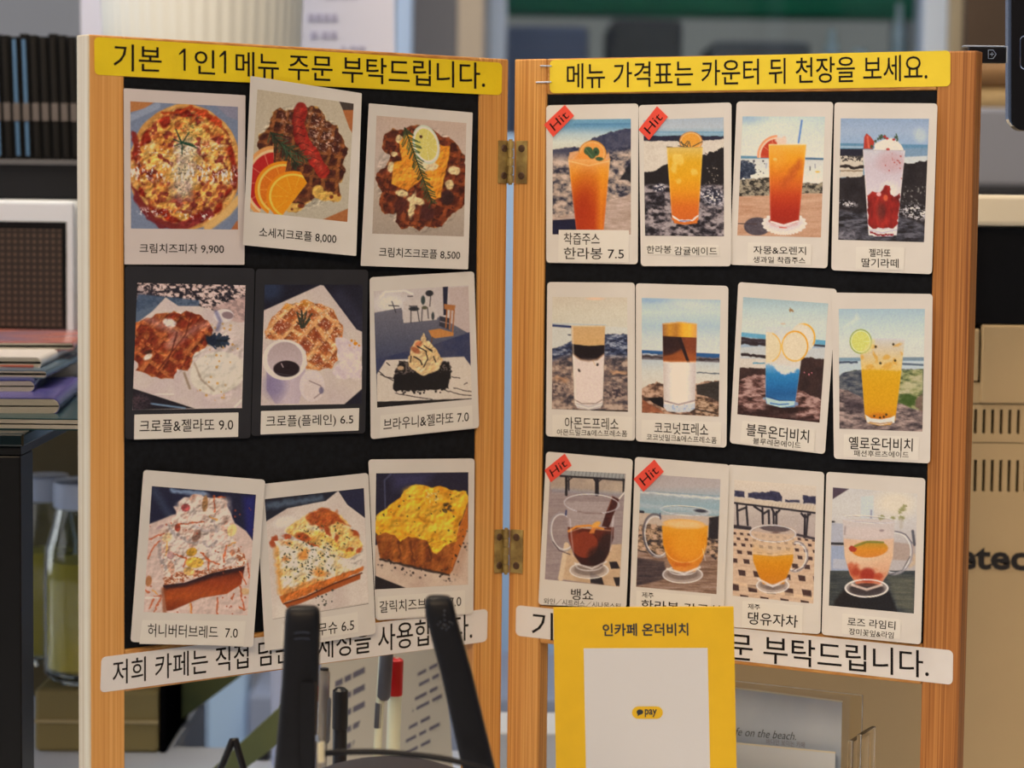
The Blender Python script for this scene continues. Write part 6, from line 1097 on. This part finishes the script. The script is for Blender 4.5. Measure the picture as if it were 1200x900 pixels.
# magazines
def magazine(xr, yb, th, d0, m, label, rot, w=.21, dep=.15, flare=.002, spine_r=None):
    """a folded booklet: cover wrapping round the fold on its right side, pages inside"""
    zb_ = yb; r = th/2; o = empty('magazine', (xr, CY+d0, zb_), label, 'magazine', 'magazines stacked on the black table'); a = rot
    ca, sa = math.cos(a), math.sin(a)
    def W(x, y, z): return (xr+x*ca-y*sa, CY+d0+x*sa+y*ca, zb_+z)
    def sheet(off, t, wd):
        P = []; R_r = r-off
        for k in range(8): f = k/7; P.append((-wd*(1-f)-R_r, r+R_r + flare*0))
        for k in range(1, 8): an = math.pi/2-math.pi*k/8; P.append((-R_r+R_r*math.cos(an)-0, r+R_r*math.sin(an)))
        for k in range(8): f = k/7; P.append((-R_r-wd*f, r-R_r))
        n = len(P); F = [W(x, 0, z) for x, z in P]; Bk = [W(x, dep, z) for x, z in P]; Q = []
        for (x, z), k in zip(P, range(n)):
            p_, q_ = np.array(P[max(k-1,0)]), np.array(P[min(k+1,n-1)]); tg = q_-p_; tg = tg/ (np.linalg.norm(tg)+1e-9); nn = np.array([tg[1], -tg[0]])
            Q.append((x-nn[0]*t*-1*-1, z-nn[1]*t*-1*-1))
        F2 = [W(x, 0, z) for x, z in Q]; B2 = [W(x, dep, z) for x, z in Q]
        mb = MB(); vs = F+Bk+F2+B2; fs = []
        for k in range(n-1): fs += [(k, k+1, n+k+1, n+k), (2*n+k, 3*n+k, 3*n+k+1, 2*n+k+1), (k, 2*n+k, 2*n+k+1, k+1), (n+k, n+k+1, 3*n+k+1, 3*n+k)]
        return mb.add(vs, fs)
    obj('cover', sheet(0, .0005, w), m, o, smooth='auto')
    for k in range(int((r-.0006)/.0005)): obj('pages', sheet(.0006+.0005*k, .0003, w-.002*k), M_PAGE, o, smooth='auto')
    return o
M_PAGE = mat('magazine_pages', (178,160,134), .6)
def mm(n, c, v=.12, c2=None, rough=.25): return mat(n, c, rough, var=v, scale=12, c2=c2)
zz = zt+.0004
MG = [(96, .0052, 1.25, mm('teal_cover', (26,52,50)), 'dark teal magazine at the bottom of the stack', .0), (69, .0082, 1.28, mm('violet_cover', (96,82,126), .2, (50,44,90)), 'violet magazine with a folded edge, second from the bottom', .10),
      (40, .0062, 1.32, mm('navy_cover', (40,44,92)), 'navy blue magazine in the middle of the stack', .14), (54, .0038, 1.34, mm('slate_cover', (70,86,92)), 'thin slate grey magazine above the navy one', .04),
      (48, .0058, 1.36, mm('cream_cover', (232,210,186), .06), 'cream magazine with a red brown edge near the top of the stack', .05), (86, .0040, 1.43, mm('picture_cover', (72,86,110), .5, (186,96,52)), 'colourful magazine on top of the stack', .10)]
for i, (xr, th, d, m, lb, rt) in enumerate(MG):
    xw = float(at(xr, 470, d)[0]); magazine(xw, zz, th, d, m, lb, rt); zz += th+.0003
    if i == 4: rb = obj('red_edge', MB().box((xw-.18, CY+d-.0012, zz-.0058), (xw-.004, CY+d-.0002, zz-.0044), .0003), mat('red_brown_edge', (150,72,52), .5), bpy.data.objects['magazine.004'])
# microwave
M_MW = mat('white_microwave', (226,214,196), .35); M_MWG = mat('grey_white_frame', (186,180,172), .4)
dmw = 1.56; mwz = zt+.0004; A = at(-160, 232, dmw); B = at(88.5, 400, dmw)
mw = empty('microwave_oven', ((A[0]+B[0])/2, CY+dmw+.08, mwz), 'white microwave oven with a dark perforated window', 'microwave')
obj('housing', MB().box((A[0], CY+dmw+.004, mwz), (B[0], CY+1.75, A[2]), .008, 4), M_MW, mw, smooth='auto')
dr = obj('door_frame', MB().box((A[0]+.002, CY+dmw, at(0,410,dmw)[2]), (B[0]-.001, CY+dmw+.0038, at(0,236,dmw)[2]), .0015), M_MWG, mw)
md = bpy.data.materials.new('perforated_door_screen'); md.use_nodes = True; N = md.node_tree.nodes; L = md.node_tree.links; b = N['Principled BSDF']; b.inputs['Roughness'].default_value = .35
tc = N.new('ShaderNodeTexCoord'); sx = N.new('ShaderNodeSeparateXYZ'); L.new(tc.outputs['Object'], sx.inputs[0]); outs = []
for ax in ('X', 'Z'):
    mu = N.new('ShaderNodeMath'); mu.operation = 'MULTIPLY'; mu.inputs[1].default_value = 2*math.pi/.0042; L.new(sx.outputs[ax], mu.inputs[0]); si = N.new('ShaderNodeMath'); si.operation = 'SINE'; L.new(mu.outputs[0], si.inputs[0]); outs.append(si)
ml = N.new('ShaderNodeMath'); ml.operation = 'ADD'; L.new(outs[0].outputs[0], ml.inputs[0]); L.new(outs[1].outputs[0], ml.inputs[1]); rp = N.new('ShaderNodeValToRGB'); rp.color_ramp.elements[0].position = .35; rp.color_ramp.elements[1].position = 1.; rp.color_ramp.elements[0].color = (*alb((28,20,17)), 1); rp.color_ramp.elements[1].color = (*alb((72,52,40)), 1)
L.new(ml.outputs[0], rp.inputs[0]); L.new(rp.outputs[0], b.inputs['Base Color'])
C_ = at(78, 260, dmw); D_ = at(80, 394, dmw); obj('window_surround', MB().box((A[0]+.01, CY+dmw-.0008, D_[2]), (C_[0], CY+dmw-.0001, C_[2]), .0004), M_DARK, mw)
obj('perforated_screen', MB().box((A[0]+.014, CY+dmw-.0013, D_[2]+.006), (C_[0]-.003, CY+dmw-.0009, C_[2]-.005), .0001), md, mw)
# shelf tray on the microwave, carrying the folders, the ribbed pot and the notice
M_SH = mat('black_tray', (20,19,20), .7, spec=.2); zs0 = float(A[2])+.0004; sA = at(-200, 186, 1.6); zs1 = float(sA[2]); xe = float(at(421, 200, 1.6)[0])
st_ = empty('black_shelf', (xe-.3, CY+1.68, 0), 'black shelf over the microwave oven carrying folders and a ribbed pot', 'shelf')
obj('shelf_board', MB().box((sA[0], CY+1.6, zs0), (xe, CY+1.98, zs1), .002), M_SH, st_); obj('front_lip', MB().box((sA[0], CY+1.598, zs1-.0025), (xe, CY+1.5998, zs1+.001), .0004), mat('grey_lip', (74,68,64), .5), st_)
obj('side_support', MB().box((xe-.012, CY+1.604, 0.0), (xe-.0005, CY+1.978, zs0-.0002), .001), M_SH, st_)
M_FO = mat('black_folder', (10,10,11), .6, spec=.2); M_FB = mat('blue_folder_edge', (62,92,114), .5); M_FG = mat('brown_grey_band', (86,74,66), .5)
ORD = ['against the wooden frame', 'second from the wooden frame', 'third from the wooden frame', 'fourth from the wooden frame', 'fifth from the wooden frame', 'sixth from the wooden frame', 'seventh from the wooden frame', 'eighth from the wooden frame', 'ninth from the wooden frame']
for k in range(3, 12):
    xp = -34+11.2*k; d = 1.66; a = at(xp, 185, d); tp = at(xp, 40, d); th = .0056
    M = Matrix.Translation((float(a[0]), CY+d, zs1+.0004)) @ Matrix.Rotation(-.035, 4, 'Y')
    blue = k in (3, 5, 6); H = float(tp[2])-zs1
    f = empty('folder', M, ('black folder with a light blue spine on the black shelf, ' if blue else 'plain black folder on the black shelf, ')+ORD[11-k], 'folder', 'black folders on the black shelf')
    def lb(a_, b_, m, n): mb = MB().box(a_, b_, .0004); obj(n, mb, m, f, local=True)
    lb((-th/2, 0, 0), (th/2, .16, H-.001*(k % 3)), M_FO, 'cover')
    lb((-th*.22, -.0006, .004), (th*.22, -.0001, H-.004), M_FB if blue else M_TLEG, 'spine_edge')
    lb((-th*.42, -.0012, at(0,142,d)[2]-zs1), (th*.42, -.0007, at(0,121,d)[2]-zs1), M_FG, 'band')
c = at(237, 90, 1.78); obj('ribbed_pot', MB().lathe((c[0], c[1], zs1+.0004), [(.058,0),(.060,.004),(.0725,Z0+.02-zs1),(.078,Z0+.13-zs1),(.0785,Z0+.135-zs1),(.076,Z0+.135-zs1),(.07,Z0+.02-zs1)], 240, 0, .006, 48), mat('cream_ribbed_pot', (255,240,212), .6), smooth=True, label='large cream ribbed pot behind the top of the left panel', cat='pot')
q = [(94,-140),(461,-140),(463,190),(95,190)]; P = [at(x, y, 1.93) for x, y in q]; P[2][2] = P[3][2] = zs1+.0004
no = obj('notice_board', MB().prism(P, (0,.004,0)), mat('lavender_white_notice', (224,212,212), .6), label='pale notice with blurred print, behind the ribbed pot', cat='notice')
nl = MB()
for x, y, wd, h in ((361,16,36,9),(364,37,10,8),(377,37,20,8),(400,54,6,4),(410,54,20,4),(346,37,9,8),(380,-10,40,8)):
    a, b = at(x, y, 1.929), at(x+wd, y+h, 1.929)
    n = max(1, int(wd/9)); 
    for k in range(n): t0 = a[0]+(b[0]-a[0])*k/n; t1 = a[0]+(b[0]-a[0])*(k+.8)/n; nl.box((t0, a[1], b[2]), (t1, a[1]+.0006, a[2]))
obj('printed_lines', nl, mat('grey_lilac_print', (150,140,150), .6), no, kind='stuff')
# pale things far behind the lower left opening
post('grey_door', 193, 243, 2.9, mat('cool_grey_door', (120,118,116), .6), 'cool grey door leaf seen in the lower opening of the left panel', 'door', .05, Z0-.12)
post('pale_window_standin', 244, 291, 2.85, mat('bluish_window_white', (206,222,228), .5), 'bluish white upright standing in for window light, seen in the lower opening of the left panel', 'door frame', .05, Z0-.12)  # pale post added in place of a bright strip of window
a, b = at(291, 860, 2.8), at(330, 820, 2.8)
wbox('low_cabinet', (a[0], a[1], 0), (at(700,0,2.8)[0], a[1]+.3, float(at(0,812,2.8)[2])), mat('grey_cabinet', (130,130,136), .6), .003, label='low grey cabinet far behind the pens', cat='cabinet')
a, b = at(576, 400, 3.2), at(640, 400, 3.2); wbox('blue_door', (a[0], a[1], 0), (b[0]+.1, a[1]+.05, float(at(0,150,3.2)[2])), mat('light_blue_door', (150,168,182), .5), .003, label='light blue door panel seen through the gap between the panels', cat='door')
